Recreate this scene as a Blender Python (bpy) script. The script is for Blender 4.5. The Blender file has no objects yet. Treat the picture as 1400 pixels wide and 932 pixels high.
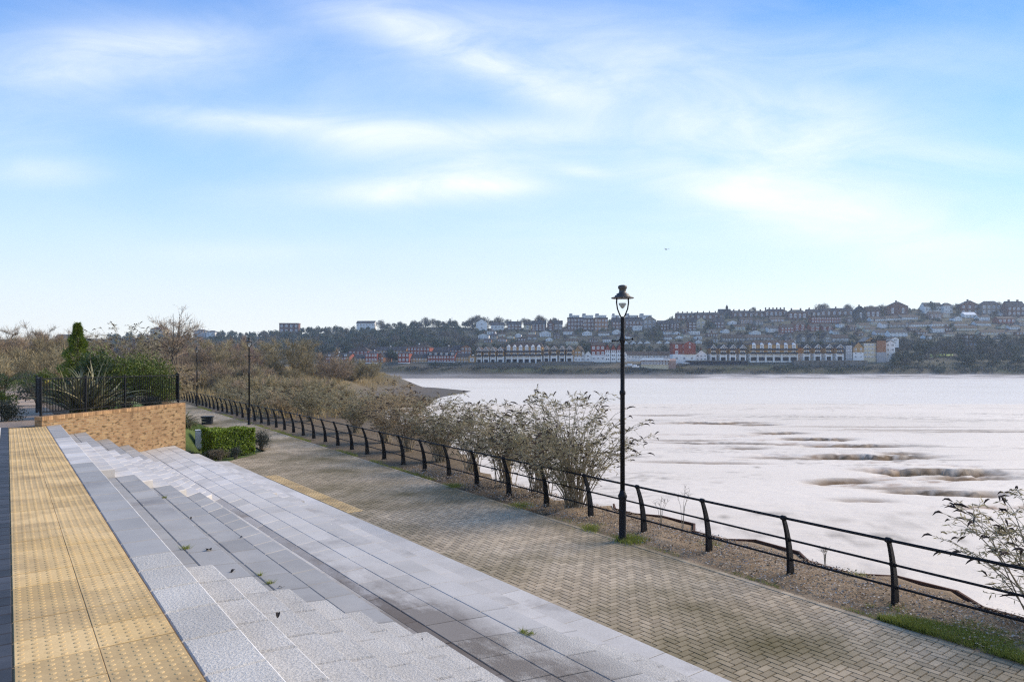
import bpy, math, random
import numpy as np
from mathutils import Vector, Matrix, Quaternion
random.seed(7); rng = np.random.default_rng(11)
S = bpy.context.scene; C = S.collection
R = math.radians
F = 926.0; EYE = 3.45; TH = R(36.7); CT, ST = math.cos(TH), math.sin(TH)

def P(X, Y, z=0.0):            # promenade axes (X across the steps, Y along them) -> world
    return Vector((X*CT - Y*ST, X*ST + Y*CT, z))
def L(u, v):                   # world -> promenade axes
    return u*CT + v*ST, v*CT - u*ST
def ux(px, v): return (px-700.0)/F*v
def zy(py, v): return EYE - (py-498.0)/F*v

# ------------------------------------------------------------------ materials
def mat(name):
    m = bpy.data.materials.new(name); m.use_nodes = True
    nt = m.node_tree; nt.nodes.clear()
    out = nt.nodes.new('ShaderNodeOutputMaterial')
    b = nt.nodes.new('ShaderNodeBsdfPrincipled')
    nt.links.new(b.outputs[0], out.inputs[0])
    return m, nt, b, out
def nd(nt, t, **kw):
    n = nt.nodes.new(t)
    for k, v in kw.items(): setattr(n, k, v)
    return n
def mth(nt, op, a, b=None, c=None, clamp=False):
    n = nt.nodes.new('ShaderNodeMath'); n.operation = op; n.use_clamp = clamp
    for i, x in enumerate((a, b, c)):
        if x is None: continue
        if isinstance(x, (int, float)): n.inputs[i].default_value = x
        else: nt.links.new(x, n.inputs[i])
    return n.outputs[0]
def mixc(nt, f, a, b, mode='MIX'):
    n = nt.nodes.new('ShaderNodeMix'); n.data_type = 'RGBA'; n.blend_type = mode
    for s, x in ((n.inputs[0], f), (n.inputs[6], a), (n.inputs[7], b)):
        if isinstance(x, (int, float)): s.default_value = x
        elif isinstance(x, tuple): s.default_value = (*x, 1) if len(x) == 3 else x
        else: nt.links.new(x, s)
    return n.outputs[2]
def noise(nt, vec, scale, detail=5, rough=.55, dist=0):
    n = nt.nodes.new('ShaderNodeTexNoise'); n.inputs['Scale'].default_value = scale
    n.inputs['Detail'].default_value = detail; n.inputs['Roughness'].default_value = rough
    n.inputs['Distortion'].default_value = dist
    if vec is not None: nt.links.new(vec, n.inputs['Vector'])
    return n.outputs[0]
def ramp(nt, f, a, b):
    n = nt.nodes.new('ShaderNodeMapRange'); n.clamp = True
    nt.links.new(f, n.inputs[0]); n.inputs[1].default_value = a; n.inputs[2].default_value = b
    return n.outputs[0]
def objco(nt): return nt.nodes.new('ShaderNodeTexCoord').outputs['Object']
def scalev(nt, vec, s):
    n = nt.nodes.new('ShaderNodeMapping'); n.inputs['Scale'].default_value = s
    nt.links.new(vec, n.inputs[0]); return n.outputs[0]

def M(name, c1, c2, scale=4, rough=.8, bump=0, bscale=None, tone=0, rand=0, fine=0, spec=.3, metal=0, trans=0, col=False, dirt=None, dist=.02, stain=None):
    """two-colour procedural: large noise mixes c1/c2, a fine noise speckles, 'tone' attribute and object random vary pieces"""
    m, nt, b, out = mat(name)
    co = objco(nt)
    f = ramp(nt, noise(nt, co, scale, 6, .6), .32, .68)
    c = mixc(nt, f, c1, c2)
    if col:
        a = nd(nt, 'ShaderNodeAttribute'); a.attribute_name = 'Col'
        c = mixc(nt, 1.0, c, a.outputs[0], 'MULTIPLY')
    if fine:
        f2 = noise(nt, co, bscale or scale*20, 3, .7)
        k = mth(nt, 'MULTIPLY_ADD', f2, fine*2, 1-fine)
        c = mixc(nt, 1.0, c, k, 'MULTIPLY')
    if tone:
        a = nd(nt, 'ShaderNodeAttribute'); a.attribute_name = 'tone'
        k = mth(nt, 'MULTIPLY_ADD', a.outputs['Fac'], tone*2, 1-tone)
        c = mixc(nt, 1.0, c, k, 'MULTIPLY')
    if rand:
        oi = nd(nt, 'ShaderNodeObjectInfo')
        k = mth(nt, 'MULTIPLY_ADD', oi.outputs['Random'], rand*2, 1-rand)
        c = mixc(nt, 1.0, c, k, 'MULTIPLY')
    if dirt:
        f3 = ramp(nt, noise(nt, co, dirt[1], 6, .65), dirt[2], dirt[3])
        c = mixc(nt, f3, c, dirt[0])
    if stain:      # a stain with a place of its own: (colour, x0, x1, y0, y1) along the steps
        sx = nd(nt, 'ShaderNodeSeparateXYZ'); nt.links.new(co, sx.inputs[0]); sc, x0, x1, y0, y1 = stain
        ax = mth(nt, 'SUBTRACT', 1.0, mth(nt, 'ABSOLUTE', mth(nt, 'DIVIDE', mth(nt, 'SUBTRACT', sx.outputs[0], (x0+x1)/2), (x1-x0)/2)), clamp=True)
        ay = mth(nt, 'SUBTRACT', 1.0, mth(nt, 'ABSOLUTE', mth(nt, 'DIVIDE', mth(nt, 'SUBTRACT', sx.outputs[1], (y0+y1)/2), (y1-y0)/2)), clamp=True)
        ns = noise(nt, scalev(nt, co, (3.2, 1.6, 1)), 1.0, 7, .7)
        k = mth(nt, 'MULTIPLY', mth(nt, 'MULTIPLY', ax, ay), mth(nt, 'MULTIPLY_ADD', ns, 4.6, -1.35), clamp=True)
        c = mixc(nt, mth(nt, 'MULTIPLY', mth(nt, 'MULTIPLY', k, 1.5, clamp=True), .72), c, sc)
    nt.links.new(c, b.inputs['Base Color'])
    b.inputs['Roughness'].default_value = rough
    b.inputs['Specular IOR Level'].default_value = spec
    b.inputs['Metallic'].default_value = metal
    if bump:
        bn = nd(nt, 'ShaderNodeBump'); bn.inputs['Strength'].default_value = bump; bn.inputs['Distance'].default_value = dist
        nt.links.new(noise(nt, co, bscale or scale*8, 4, .65), bn.inputs['Height'])
        nt.links.new(bn.outputs[0], b.inputs['Normal'])
    if trans:
        t = nd(nt, 'ShaderNodeBsdfTranslucent'); nt.links.new(c, t.inputs[0])
        mx = nd(nt, 'ShaderNodeMixShader'); mx.inputs[0].default_value = trans
        nt.links.new(b.outputs[0], mx.inputs[1]); nt.links.new(t.outputs[0], mx.inputs[2])
        nt.links.new(mx.outputs[0], out.inputs[0])
    return m

def brick_mat(name, a, b_, mortar, scale=1.0, rough=.85):
    m, nt, b, out = mat(name)
    co = objco(nt)
    sx = nd(nt, 'ShaderNodeSeparateXYZ'); nt.links.new(co, sx.inputs[0])
    cb = nd(nt, 'ShaderNodeCombineXYZ'); nt.links.new(mth(nt, 'ADD', sx.outputs[0], sx.outputs[1]), cb.inputs[0]); nt.links.new(sx.outputs[2], cb.inputs[1])
    br = nd(nt, 'ShaderNodeTexBrick'); nt.links.new(cb.outputs[0], br.inputs[0])
    br.inputs['Color1'].default_value = (*a, 1); br.inputs['Color2'].default_value = (*b_, 1); br.inputs['Mortar'].default_value = (*mortar, 1)
    br.inputs['Scale'].default_value = scale; br.inputs['Mortar Size'].default_value = .006; br.inputs['Bias'].default_value = 0.0
    br.inputs['Brick Width'].default_value = .225; br.inputs['Row Height'].default_value = .075
    c = mixc(nt, ramp(nt, noise(nt, scalev(nt, co, (4.4, 4.4, 13)), 1.0, 2, .5), .53, .63), br.outputs[0], tuple(x*.34 for x in a))
    c = mixc(nt, ramp(nt, noise(nt, co, .9, 5, .6), .45, .8), c, tuple(x*.75 for x in b_))
    k = mth(nt, 'MULTIPLY_ADD', noise(nt, co, 40, 3, .7), .5, .75)
    c = mixc(nt, 1.0, c, k, 'MULTIPLY')
    nt.links.new(c, b.inputs['Base Color']); b.inputs['Roughness'].default_value = rough
    b.inputs['Specular IOR Level'].default_value = .2
    bn = nd(nt, 'ShaderNodeBump'); bn.inputs['Strength'].default_value = .6; bn.inputs['Distance'].default_value = .012
    nt.links.new(mth(nt, 'SUBTRACT', 1.0, br.outputs['Fac']), bn.inputs['Height']); nt.links.new(bn.outputs[0], b.inputs['Normal'])
    return m

# ------------------------------------------------------------------ mesh building
class MB:
    def __init__(s): s.v = []; s.f = []; s.mi = []; s.t = []; s.n = 0
    def add(s, verts, faces, mi=0, tone=.5):
        verts = np.asarray(verts, float).reshape(-1, 3); o = s.n
        s.v.append(verts); s.n += len(verts)
        for f in faces: s.f.append([i+o for i in f])
        s.mi += [mi]*len(faces); s.t += [tone]*len(faces)
    def box(s, x0, x1, y0, y1, z0, z1, mi=0, tone=.5, bev=0):
        s.quadprism([(x0, y0), (x1, y0), (x1, y1), (x0, y1)], z0, z1, mi, tone, bev)
    def quadprism(s, q, z0, z1, mi=0, tone=.5, bev=0, bottom=False, worn=False):
        q = [Vector((a[0], a[1])) for a in q]; n = len(q)
        if bev:
            c = sum(q, Vector((0, 0)))/n; inn = []
            for i in range(n):
                e1 = (q[i]-q[i-1]).normalized(); e2 = (q[(i+1) % n]-q[i]).normalized()
                n1 = Vector((-e1.y, e1.x)); n2 = Vector((-e2.y, e2.x)); h = n1+n2
                inn.append(q[i]+h*(bev/max(.3, h.dot(n1))))
            v = [(a.x, a.y, z0) for a in q]+[(a.x, a.y, z1-bev) for a in q]+[(a.x, a.y, z1) for a in inn]
            f = [[i, (i+1) % n, n+(i+1) % n, n+i] for i in range(n)]+[[n+i, n+(i+1) % n, 2*n+(i+1) % n, 2*n+i] for i in range(n)]+[list(range(2*n, 3*n))]
        else:
            v = [(a.x, a.y, z0) for a in q]+[(a.x, a.y, z1) for a in q]
            f = [[i, (i+1) % n, n+(i+1) % n, n+i] for i in range(n)]+[list(range(n, 2*n))]
        if bottom: f.append(list(range(n-1, -1, -1)))
        s.add(v, f, mi, tone)
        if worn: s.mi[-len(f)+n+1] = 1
    def tube(s, pts, rad, sides=6, mi=0, tone=.5, cap=True):
        pts = [Vector(p) for p in pts]; n = len(pts)
        if isinstance(rad, (int, float)): rad = [rad]*n
        v = []; f = []
        d0 = (pts[1]-pts[0]).normalized()
        a = d0.orthogonal().normalized()
        for i, p in enumerate(pts):
            d = (pts[min(i+1, n-1)]-pts[max(i-1, 0)]).normalized()
            a = (a-d*a.dot(d)); a = a.normalized() if a.length > 1e-6 else d.orthogonal().normalized()
            b = d.cross(a)
            for k in range(sides):
                t = 2*math.pi*k/sides
                v.append(p+(a*math.cos(t)+b*math.sin(t))*rad[i])
        for i in range(n-1):
            for k in range(sides):
                k2 = (k+1) % sides
                f.append([i*sides+k, i*sides+k2, (i+1)*sides+k2, (i+1)*sides+k])
        if cap: f.append(list(range(sides-1, -1, -1))); f.append([(n-1)*sides+k for k in range(sides)])
        s.add([tuple(x) for x in v], f, mi, tone)
    def lathe(s, prof, c=(0, 0), seg=20, mi=0, tone=.5):
        v = []; f = []
        for r, z in prof:
            for k in range(seg):
                t = 2*math.pi*k/seg; v.append((c[0]+r*math.cos(t), c[1]+r*math.sin(t), z))
        for i in range(len(prof)-1):
            for k in range(seg):
                k2 = (k+1) % seg; f.append([i*seg+k, i*seg+k2, (i+1)*seg+k2, (i+1)*seg+k])
        f.append([k for k in range(seg-1, -1, -1)]); f.append([(len(prof)-1)*seg+k for k in range(seg)])
        s.add(v, f, mi, tone)
    def quads(s, V, mi=0, tones=None):      # V (n,k,3): n polygons of k corners
        V = np.asarray(V, float); n, k = V.shape[:2]
        if n == 0: return
        o = s.n; s.v.append(V.reshape(-1, 3)); s.n += n*k
        s.f += (np.arange(n*k).reshape(n, k)+o).tolist()
        s.mi += [mi]*n; s.t += ([.5]*n if tones is None else list(tones))
    def build(s, name, mats, parent=None, smooth=False):
        me = bpy.data.meshes.new(name)
        V = np.concatenate(s.v) if s.v else np.zeros((0, 3))
        me.from_pydata(V.tolist(), [], s.f)
        if not isinstance(mats, (list, tuple)): mats = [mats]
        for m in mats: me.materials.append(m)
        if len(mats) > 1: me.polygons.foreach_set('material_index', s.mi)
        a = me.attributes.new('tone', 'FLOAT', 'FACE'); a.data.foreach_set('value', s.t)
        if smooth: me.polygons.foreach_set('use_smooth', [True]*len(s.f))
        me.update()
        o = bpy.data.objects.new(name, me); C.objects.link(o)
        if parent: o.parent = parent
        return o

def tag(o, label=None, cat=None, group=None, kind=None):
    if label: o['label'] = label
    if cat: o['category'] = cat
    if group: o['group'] = group
    if kind: o['kind'] = kind
    return o
def thing(name, label, cat, loc=(0, 0, 0), rz=0, group=None):
    o = bpy.data.objects.new(name, None); C.objects.link(o); o.empty_display_size = .2
    o.location = loc; o.rotation_euler = (0, 0, rz)
    return tag(o, label, cat, group)
def dup(r, loc, rz=0, label=None, group=None, scale=None):
    n = r.copy(); C.objects.link(n); n.location = loc; n.rotation_euler = (0, 0, rz)
    if scale is not None: n.scale = scale if not isinstance(scale, (int, float)) else (scale,)*3
    if label: n['label'] = label
    if group: n['group'] = group
    for ch in list(r.children):
        c = ch.copy(); C.objects.link(c); c.parent = n
        for g in list(ch.children):
            d = g.copy(); C.objects.link(d); d.parent = c
    return n
def grid_mesh(name, U, V, Z, mask=None, mats=None, col=None, smooth=True):
    ni, nj = U.shape
    idx = np.arange(ni*nj).reshape(ni, nj)
    f = np.stack([idx[:-1, :-1], idx[1:, :-1], idx[1:, 1:], idx[:-1, 1:]], -1)
    if mask is not None:
        keep = mask[:-1, :-1] | mask[1:, :-1] | mask[1:, 1:] | mask[:-1, 1:]
        f = f[keep]
    f = f.reshape(-1, 4)
    me = bpy.data.meshes.new(name)
    me.from_pydata(np.stack([U, V, Z], -1).reshape(-1, 3).tolist(), [], f.tolist())
    me.materials.append(mats)
    if col is not None:
        a = me.attributes.new('Col', 'FLOAT_COLOR', 'POINT')
        cc = np.concatenate([col.reshape(-1, 3), np.ones((ni*nj, 1))], 1)
        a.data.foreach_set('color', cc.ravel())
    me.polygons.foreach_set('use_smooth', [smooth]*len(me.polygons)); me.update()
    o = bpy.data.objects.new(name, me); C.objects.link(o); return o

def vnoise(x, y, seed=0):
    """smooth value noise on arrays"""
    xi = np.floor(x).astype(np.int64); yi = np.floor(y).astype(np.int64); fx = x-xi; fy = y-yi
    def h(a, b):
        n = (a*374761393+b*668265263+seed*974711) & 0x7fffffff
        n = ((n ^ (n >> 13))*1274126177) & 0x7fffffff
        return ((n ^ (n >> 16)) & 0xffff)/65535.0
    sx = fx*fx*(3-2*fx); sy = fy*fy*(3-2*fy)
    return (h(xi, yi)*(1-sx)+h(xi+1, yi)*sx)*(1-sy)+(h(xi, yi+1)*(1-sx)+h(xi+1, yi+1)*sx)*sy
def fbm(x, y, o=4, seed=0):
    t = 0; a = .5
    for k in range(o): t = t+a*vnoise(x*2**k, y*2**k, seed+k); a *= .5
    return t
def sstep(a, b, x):
    t = np.clip((x-a)/(b-a), 0, 1); return t*t*(3-2*t)
def unit(a): return a/np.maximum(np.linalg.norm(a, axis=-1, keepdims=True), 1e-9)

# ------------------------------------------------------------------ palette
m_granite = M('rough_granite', (.415, .385, .335), (.52, .485, .425), 1.2, .85, .8, 55, tone=.07, fine=.55, dist=.014, dirt=((.2, .16, .13), .7, .62, .8))
m_blue = M('blue_granite', (.278, .262, .238), (.352, .332, .30), 1.5, .62, .2, 60, tone=.11, fine=.12, dist=.004, dirt=((.17, .15, .14), .8, .6, .85))
m_pale = M('pale_granite', (.455, .425, .385), (.545, .51, .465), 1.5, .7, .2, 60, tone=.12, fine=.12, dist=.004, dirt=((.24, .21, .19), .9, .6, .85))
m_land = M('landing_granite', (.425, .395, .35), (.505, .47, .42), 1.1, .7, .3, 50, tone=.10, fine=.3, dist=.006, dirt=((.22, .195, .17), .75, .56, .8), stain=((.10, .075, .055), 3.0, 4.45, 3.0, 9.5))
m_gland = M('rough_landing_granite', (.415, .385, .335), (.52, .485, .425), 1.2, .85, .8, 55, tone=.14, fine=.6, dist=.014, stain=((.085, .062, .045), 2.9, 4.75, -1.0, 9.0))
m_worn = M('worn_nosing', (.52, .52, .525), (.62, .615, .61), 3, .8, .3, 60, tone=.1, fine=.3)  # edge wear plus a bright highlight line painted on the outer bevel
m_gutter = M('stained_granite', (.27, .245, .22), (.36, .345, .33), .6, .85, .3, 40, tone=.2, fine=.4, dist=.008, dirt=((.16, .13, .10), .5, .5, .7), stain=((.075, .055, .04), 2.8, 4.4, 0.0, 11.0))
m_tact = M('buff_concrete', (.50, .335, .14), (.60, .42, .20), 1.1, .8, .2, 60, tone=.2, fine=.3, dist=.003, dirt=((.33, .225, .105), 1.9, .45, .72))
m_black_st = M('black_granite', (.025, .027, .032), (.05, .052, .06), 3, .6, .2, 50, tone=.3, fine=.2, dist=.004)
m_terr = M('terrace_paving', (.45, .44, .43), (.55, .54, .52), 1.2, .8, .2, 40, tone=.1, fine=.12, dist=.004)
m_paver = M('brick_paver', (.335, .26, .17), (.44, .355, .245), .45, .9, .5, 50, tone=.2, fine=.35, dist=.006, dirt=((.12, .095, .04), .3, .42, .68))
m_bed = M('mortar_bed', (.20, .13, .06), (.30, .20, .10), 3, .95, .3, 40)
m_joint = M('sandy_joint', (.022, .018, .010), (.045, .037, .022), 5, .95, .4, 60, fine=.3)
m_upath = M('upper_path_paving', (.28, .20, .135), (.40, .295, .205), .8, .85, .2, 30, fine=.2)
m_iron = M('black_painted_iron', (.006, .0065, .008), (.011, .0115, .014), 6, .5, .15, 50, spec=.15, dist=.002)
m_blackbox = M('black_plastic', (.012, .014, .018), (.02, .022, .026), 6, .5, .1, 50, spec=.4)
m_steel = M('galvanised_steel', (.48, .50, .52), (.58, .60, .62), 3, .5, .1, 40, metal=.0, spec=.5)
m_rust = M('rusty_sheet_steel', (.05, .022, .014), (.11, .05, .03), 3, .9, .6, 20)
m_wallbrick = brick_mat('yellow_stock_brick', (.35, .23, .115), (.25, .145, .072), (.32, .25, .165))
m_coping = M('brick_on_edge', (.37, .23, .11), (.26, .145, .07), 9, .85, .5, 40, tone=.35, fine=.3)
m_soil = M('ground_cover', (.75, .75, .75), (1.15, 1.15, 1.15), 1.3, .95, .8, 9, fine=.45, col=True, dist=.08)
m_hill = M('hillside_ground', (.7, .7, .7), (1.2, 1.2, 1.2), .06, .95, .6, .6, fine=.4, col=True, dist=.5)
m_gravel = M('gravel_and_leaves', (.20, .135, .075), (.31, .225, .14), 1.4, .95, 1.0, 30, fine=.6, dist=.03)
m_litter = [M('dead_leaf_a', (.16, .09, .045), (.25, .16, .09), 6, .8, tone=.4), M('dead_leaf_b', (.30, .22, .13), (.40, .31, .2), 6, .8, tone=.3), M('pebble', (.28, .25, .22), (.4, .37, .33), 6, .8, tone=.4)]
m_grass = M('grass_blades', (.17, .20, .035), (.30, .32, .07), .8, .7, tone=.4, trans=.3)
m_lawn = M('lawn_blades', (.085, .13, .03), (.14, .18, .045), .5, .7, tone=.4, trans=.3)
m_straw = M('dry_reed', (.30, .22, .10), (.42, .32, .16), .15, .85, tone=.35, trans=.25)
m_stem = M('pale_twigs', (.25, .20, .135), (.38, .32, .22), 3, .85, tone=.3)
m_bleaf = M('olive_leaves', (.20, .18, .098), (.38, .33, .20), 2.5, .7, tone=.45, trans=.4, rand=.1)
m_bleafbr = M('russet_leaves', (.27, .20, .11), (.42, .32, .185), 2.5, .75, tone=.45, trans=.4, rand=.1)
m_seed = M('dry_seed_heads', (.028, .018, .014), (.055, .034, .025), 4, .9, tone=.3)
m_bark = M('bark', (.085, .068, .05), (.14, .115, .085), 3, .9, .5, 12, tone=.2, rand=.2)
m_twolive = M('olive_twigs', (.24, .195, .105), (.36, .295, .165), .5, .9, tone=.35, rand=.2)
m_twbrown = M('brown_twigs', (.23, .17, .11), (.34, .255, .17), .5, .9, tone=.35, rand=.2)
m_twpurple = M('purple_brown_twigs', (.18, .12, .09), (.27, .185, .14), .5, .9, tone=.35, rand=.2)
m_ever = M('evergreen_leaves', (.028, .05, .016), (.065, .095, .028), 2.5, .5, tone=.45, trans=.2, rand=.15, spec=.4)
m_everb = M('bright_evergreen_leaves', (.065, .10, .014), (.13, .165, .025), 2.5, .5, tone=.45, trans=.25, spec=.4)
m_hedge = M('hedge_leaves', (.12, .185, .014), (.21, .28, .028), 2.0, .5, tone=.5, trans=.3, spec=.4)
m_conif = M('conifer_sprays', (.10, .15, .02), (.20, .25, .04), 2.5, .6, tone=.45, trans=.3)
m_gold = M('golden_leaves', (.42, .32, .03), (.55, .45, .07), 3, .6, tone=.3, trans=.3)
m_phor = M('flax_leaves', (.10, .11, .05), (.21, .19, .10), 2, .5, tone=.5, trans=.15, spec=.4)
m_phor2 = M('pale_flax_leaves', (.32, .27, .13), (.42, .36, .2), 2, .55, tone=.3, trans=.15)
m_greysh = M('grey_green_leaves', (.035, .045, .035), (.07, .08, .06), 3, .7, tone=.4, trans=.1)
m_red_lf = M('red_leaves', (.13, .035, .02), (.2, .06, .035), 3, .7, tone=.3, trans=.2)
m_lav = M('dry_lavender', (.11, .09, .06), (.17, .14, .09), 3, .85, tone=.4)
m_fever = M('far_evergreen', (.028, .05, .042), (.066, .096, .074), .3, .8, tone=.4, rand=.3)
m_folive = M('far_olive', (.058, .07, .05), (.105, .115, .082), .3, .85, tone=.4, rand=.25)
m_fbrown = M('far_bare', (.075, .074, .07), (.122, .116, .108), .3, .9, tone=.4, rand=.25)
m_field = M('far_field', (.16, .25, .05), (.22, .31, .08), .1, .9)
# buildings
def bm(n, c, k=.85, r=.85, t=0): return M(n, tuple(x*k for x in c), c, .5, r, rand=.08, tone=t)
m_white = bm('white_render', (.82, .81, .78)); m_cream = bm('cream_render', (.62, .53, .36)); m_tan = bm('tan_brick', (.44, .27, .12))
m_red = bm('red_brick', (.27, .075, .055)); m_brick = bm('brown_brick', (.17, .085, .065)); m_orange = bm('orange_brick', (.34, .165, .09))
m_stone = bm('grey_stone', (.27, .235, .2)); m_pink = bm('pinkish_render', (.40, .27, .22)); m_slate = bm('slate_roof', (.038, .041, .05))
m_tile = bm('brown_tile_roof', (.052, .040, .036)); m_grey = bm('grey_render', (.36, .36, .37)); m_navy = bm('dark_balcony', (.03, .036, .055))
m_frame = bm('white_window_frame', (.82, .82, .82)); m_conc = M('quay_concrete', (.11, .105, .095), (.21, .2, .185), .12, .9, .3, 2, fine=.3)
m_glass = M('window_glass', (.05, .06, .075), (.10, .12, .15), .3, .12, spec=.6)
m_bglass = M('balcony_door_glass', (.16, .19, .25), (.24, .28, .34), .3, .15, spec=.6)
m_tyre = M('tyre_rubber', (.015, .015, .015), (.03, .03, .03), 5, .9)
# ------------------------------------------------------------------ ground functions
def I(x, xs, ys): return float(np.interp(x, xs, ys))
def bR(x): return I(x, [1.2, 4, 5.8], [6.6, 5.87, 5.4])
def bW0(x): return I(x, [.83, 1.45, 2.66, 3.9, 5.5], [13.4, 13.5, 14.1, 15.6, 16.2])
def bW1(x): return I(x, [.83, 1.4, 2.0, 2.66, 3.73, 4.32, 5.5], [18.2, 18.5, 19.1, 19.9, 21.6, 22.4, 23])
def bE(x): return I(x, [.83, 1, 1.6, 2.2, 2.73, 3.6, 4.6, 6.31], [22.05, 22.15, 22.75, 23.5, 24.35, 25.3, 26.2, 25.4])
XLx, XLy = [25.4, 27.5, 35, 42, 55, 75, 90, 140], [6.31, 8.3, 8.6, 9.0, 9.6, 11, 12.5, 16]
def XL(Y): return np.interp(Y, XLx, XLy)
def fenceX(Y): return 9.8+.053*Y
shore = [P(11.0, -20)[:2], P(11.0, 0)[:2], P(11.25, 10.2)[:2], P(12.9, 11.6)[:2], P(13.5, 17)[:2], (-2.2, 34), (-8.5, 48), (-16, 62), (-24, 80), (-26, 93), (-26, 108), (-26, 118), (-28, 135), (-27, 165),
         (-22, 200), (-34, 225), (-60, 262), (-120, 300), (-420, 340)]
def sdist(u, v):
    """distance to the shore line, positive on land (left/near side)"""
    best = np.full(u.shape, 1e9); sgn = np.ones(u.shape)
    for (ax, ay), (bx, by) in zip(shore[:-1], shore[1:]):
        dx, dy = bx-ax, by-ay; l2 = dx*dx+dy*dy
        t = np.clip(((u-ax)*dx+(v-ay)*dy)/l2, 0, 1)
        d = np.hypot(u-ax-t*dx, v-ay-t*dy)
        cr = dx*(v-ay)-dy*(u-ax)
        m = d < best
        best = np.where(m, d, best); sgn = np.where(m, np.where(cr > 0, 1, -1), sgn)
    poly = [tuple(q) for q in shore]+[(-3000, 340), (-3000, -400), tuple(P(11.0, -400)[:2])]
    ins = np.zeros(u.shape, bool)
    for (ax, ay), (bx, by) in zip(poly, poly[1:]+poly[:1]):
        if ay == by: continue
        ins ^= ((ay > v) != (by > v)) & (u < (bx-ax)*(v-ay)/(by-ay)+ax)
    return np.where(ins, best, -best)
def zland(u, v):
    X, Y = L(u, v)
    s = sdist(u, v)
    nz = fbm(u*.12+50, v*.12+50, 4, 3)-.47
    far = sstep(45, 95, v)
    low = -.07+far*(-1.0+1.0*nz)
    # higher bank on the inner side of the promenade, behind the brick wall
    bank = np.clip((XL(Y)-X)*.36, 0, 1.74)*(1-.55*sstep(40, 110, Y))
    behind = (Y > 22.3+1.15*(X-1)+.8) | (X < .35)
    hi = np.where(behind & (Y > 21), bank, 0)
    hi = np.where((X < .3) & (Y <= 21), 1.70, hi)
    z = np.maximum(low, hi-.07)+np.where((Y > 26) & (X < XL(Y)-.5), .12*nz, 0)
    leftrise = sstep(-30, -75, u)*far*2.0
    z = z+leftrise
    w = np.where(v < 70, 1.3, 1.3+ (np.clip(v, 70, 130)-70)*.2)
    k = sstep(0, 1, s/w)
    return np.where(s < 0, -4.3+np.maximum(s, -40)*.02, -4.05+(z+4.05)*k), s
def lines(*seg):
    r = []
    for a, b, st in seg: r += list(np.arange(a, b, st))
    return np.array(r+[seg[-1][1]])
gu = lines((-430, -120, 9), (-120, -48, 3), (-48, 14, .55), (14, 30, 3)); gv = lines((-14, -4, 3), (-4, 72, .6), (72, 140, 2.0), (140, 350, 5))
U, V = np.meshgrid(gu, gv, indexing='ij'); Z, SD = zland(U, V)
X_, Y_ = L(U, V)
n1 = fbm(U*.3, V*.3, 4, 9); n2 = fbm(U*.05, V*.05, 4, 19)
def cl(*c): return np.array(c)
soil = cl(.12, .09, .06); green = cl(.085, .12, .03); strawc = cl(.22, .17, .085); mudc = cl(.10, .085, .068); scrub = cl(.10, .085, .05)
col = np.broadcast_to(soil, U.shape+(3,)).copy()
def blend(m, c): 
    global col
    m = np.clip(m, 0, 1)[..., None]; col = col*(1-m)+c*m
blend(((X_ < XL(Y_)) & (Y_ > 24) & (X_ > 2.5) & (Y_ < 60))*1.0, green)
blend(sstep(45, 70, V)*1.0, scrub)
blend(sstep(60, 90, V)*sstep(.42, .56, n2+.35*n1-.12)*(U > -70), strawc)
blend((V > 70)*(1-sstep(3, 13, SD)), mudc)
blend((V <= 70)*(1-sstep(.2, 1.2, SD))*(V > 19), mudc*.8)
blend(((X_ > 9.1+.053*Y_) & (V < 45))*.8, cl(.15, .11, .065))
ground = grid_mesh('ground', U, V, Z, (SD > -14) | (Z > -4.2), m_soil, col); tag(ground, kind='structure')
def zg(u, v):
    z, s = zland(np.array([float(u)]), np.array([float(v)])); return float(z[0])

# far bank and hill: one sheet reaching past the ridge
rpx = [-2500, 0, 200, 300, 400, 500, 600, 700, 800, 900, 1000, 1100, 1200, 1300, 1400, 1700, 4000]
rpy = [462, 464, 463, 461, 457, 451, 447, 448, 446, 440, 434, 431, 426, 420, 417, 418, 430]
VR = 800.0
def hill_z(px, v):
    px = np.asarray(px, float); v = np.asarray(v, float)
    ry = np.interp(px, rpx, rpy)
    t = np.clip((v-445)/(VR-445), 0, 1)
    py = 494+(ry-494)*t**.92
    z1 = EYE-(py-498)/F*np.minimum(v, VR)
    z1 = np.where(v > VR, z1-(v-VR)*.02, z1)
    zb = np.interp(v, [375, 388, 409, 414, 424, 430, 445], [-5.2, -4.4, -2.7, .4, 2.7, 4.9, 5.3])
    return np.where(v < 445, np.minimum(zb, z1+9), z1)
def hill_v(px, py):
    ry = np.interp(px, rpx, rpy)
    t = np.clip((494-py)/(494-ry), 0, 1)
    return 445+(VR-445)*t**(1/.92)
hpx = lines((-1200, -200, 50), (-200, 1600, 9), (1600, 2600, 50)); hv = lines((375, 450, 2.5), (450, 860, 10), (860, 1100, 40))
PXg, HV = np.meshgrid(hpx, hv, indexing='ij'); HU = (PXg-700)/F*HV
HZ = hill_z(PXg, HV)+np.where(HV > 450, (fbm(HU*.02, HV*.02, 3, 5)-.45)*3*np.where((PXg > 1250) & (PXg < 1325) & (HV < 505), 0, 1), (fbm(HU*.08, HV*.2, 3, 6)-.45)*.7)
hn = fbm(HU*.03, HV*.05, 4, 31)
col = np.broadcast_to(cl(.20, .185, .17), HU.shape+(3,)).copy()
blend(sstep(408, 411, HV+hn*5-2.5), cl(.07, .062, .04)); blend(sstep(416, 420, HV+hn*10-5), cl(.13, .115, .085))
blend(sstep(.45, .6, hn)*(HV > 412)*(HV < 430), cl(.075, .08, .04))
blend(sstep(432, 446, HV), cl(.030, .033, .022)); blend(sstep(.58, .66, hn)*(HV > 470), cl(.055, .065, .03))
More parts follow.
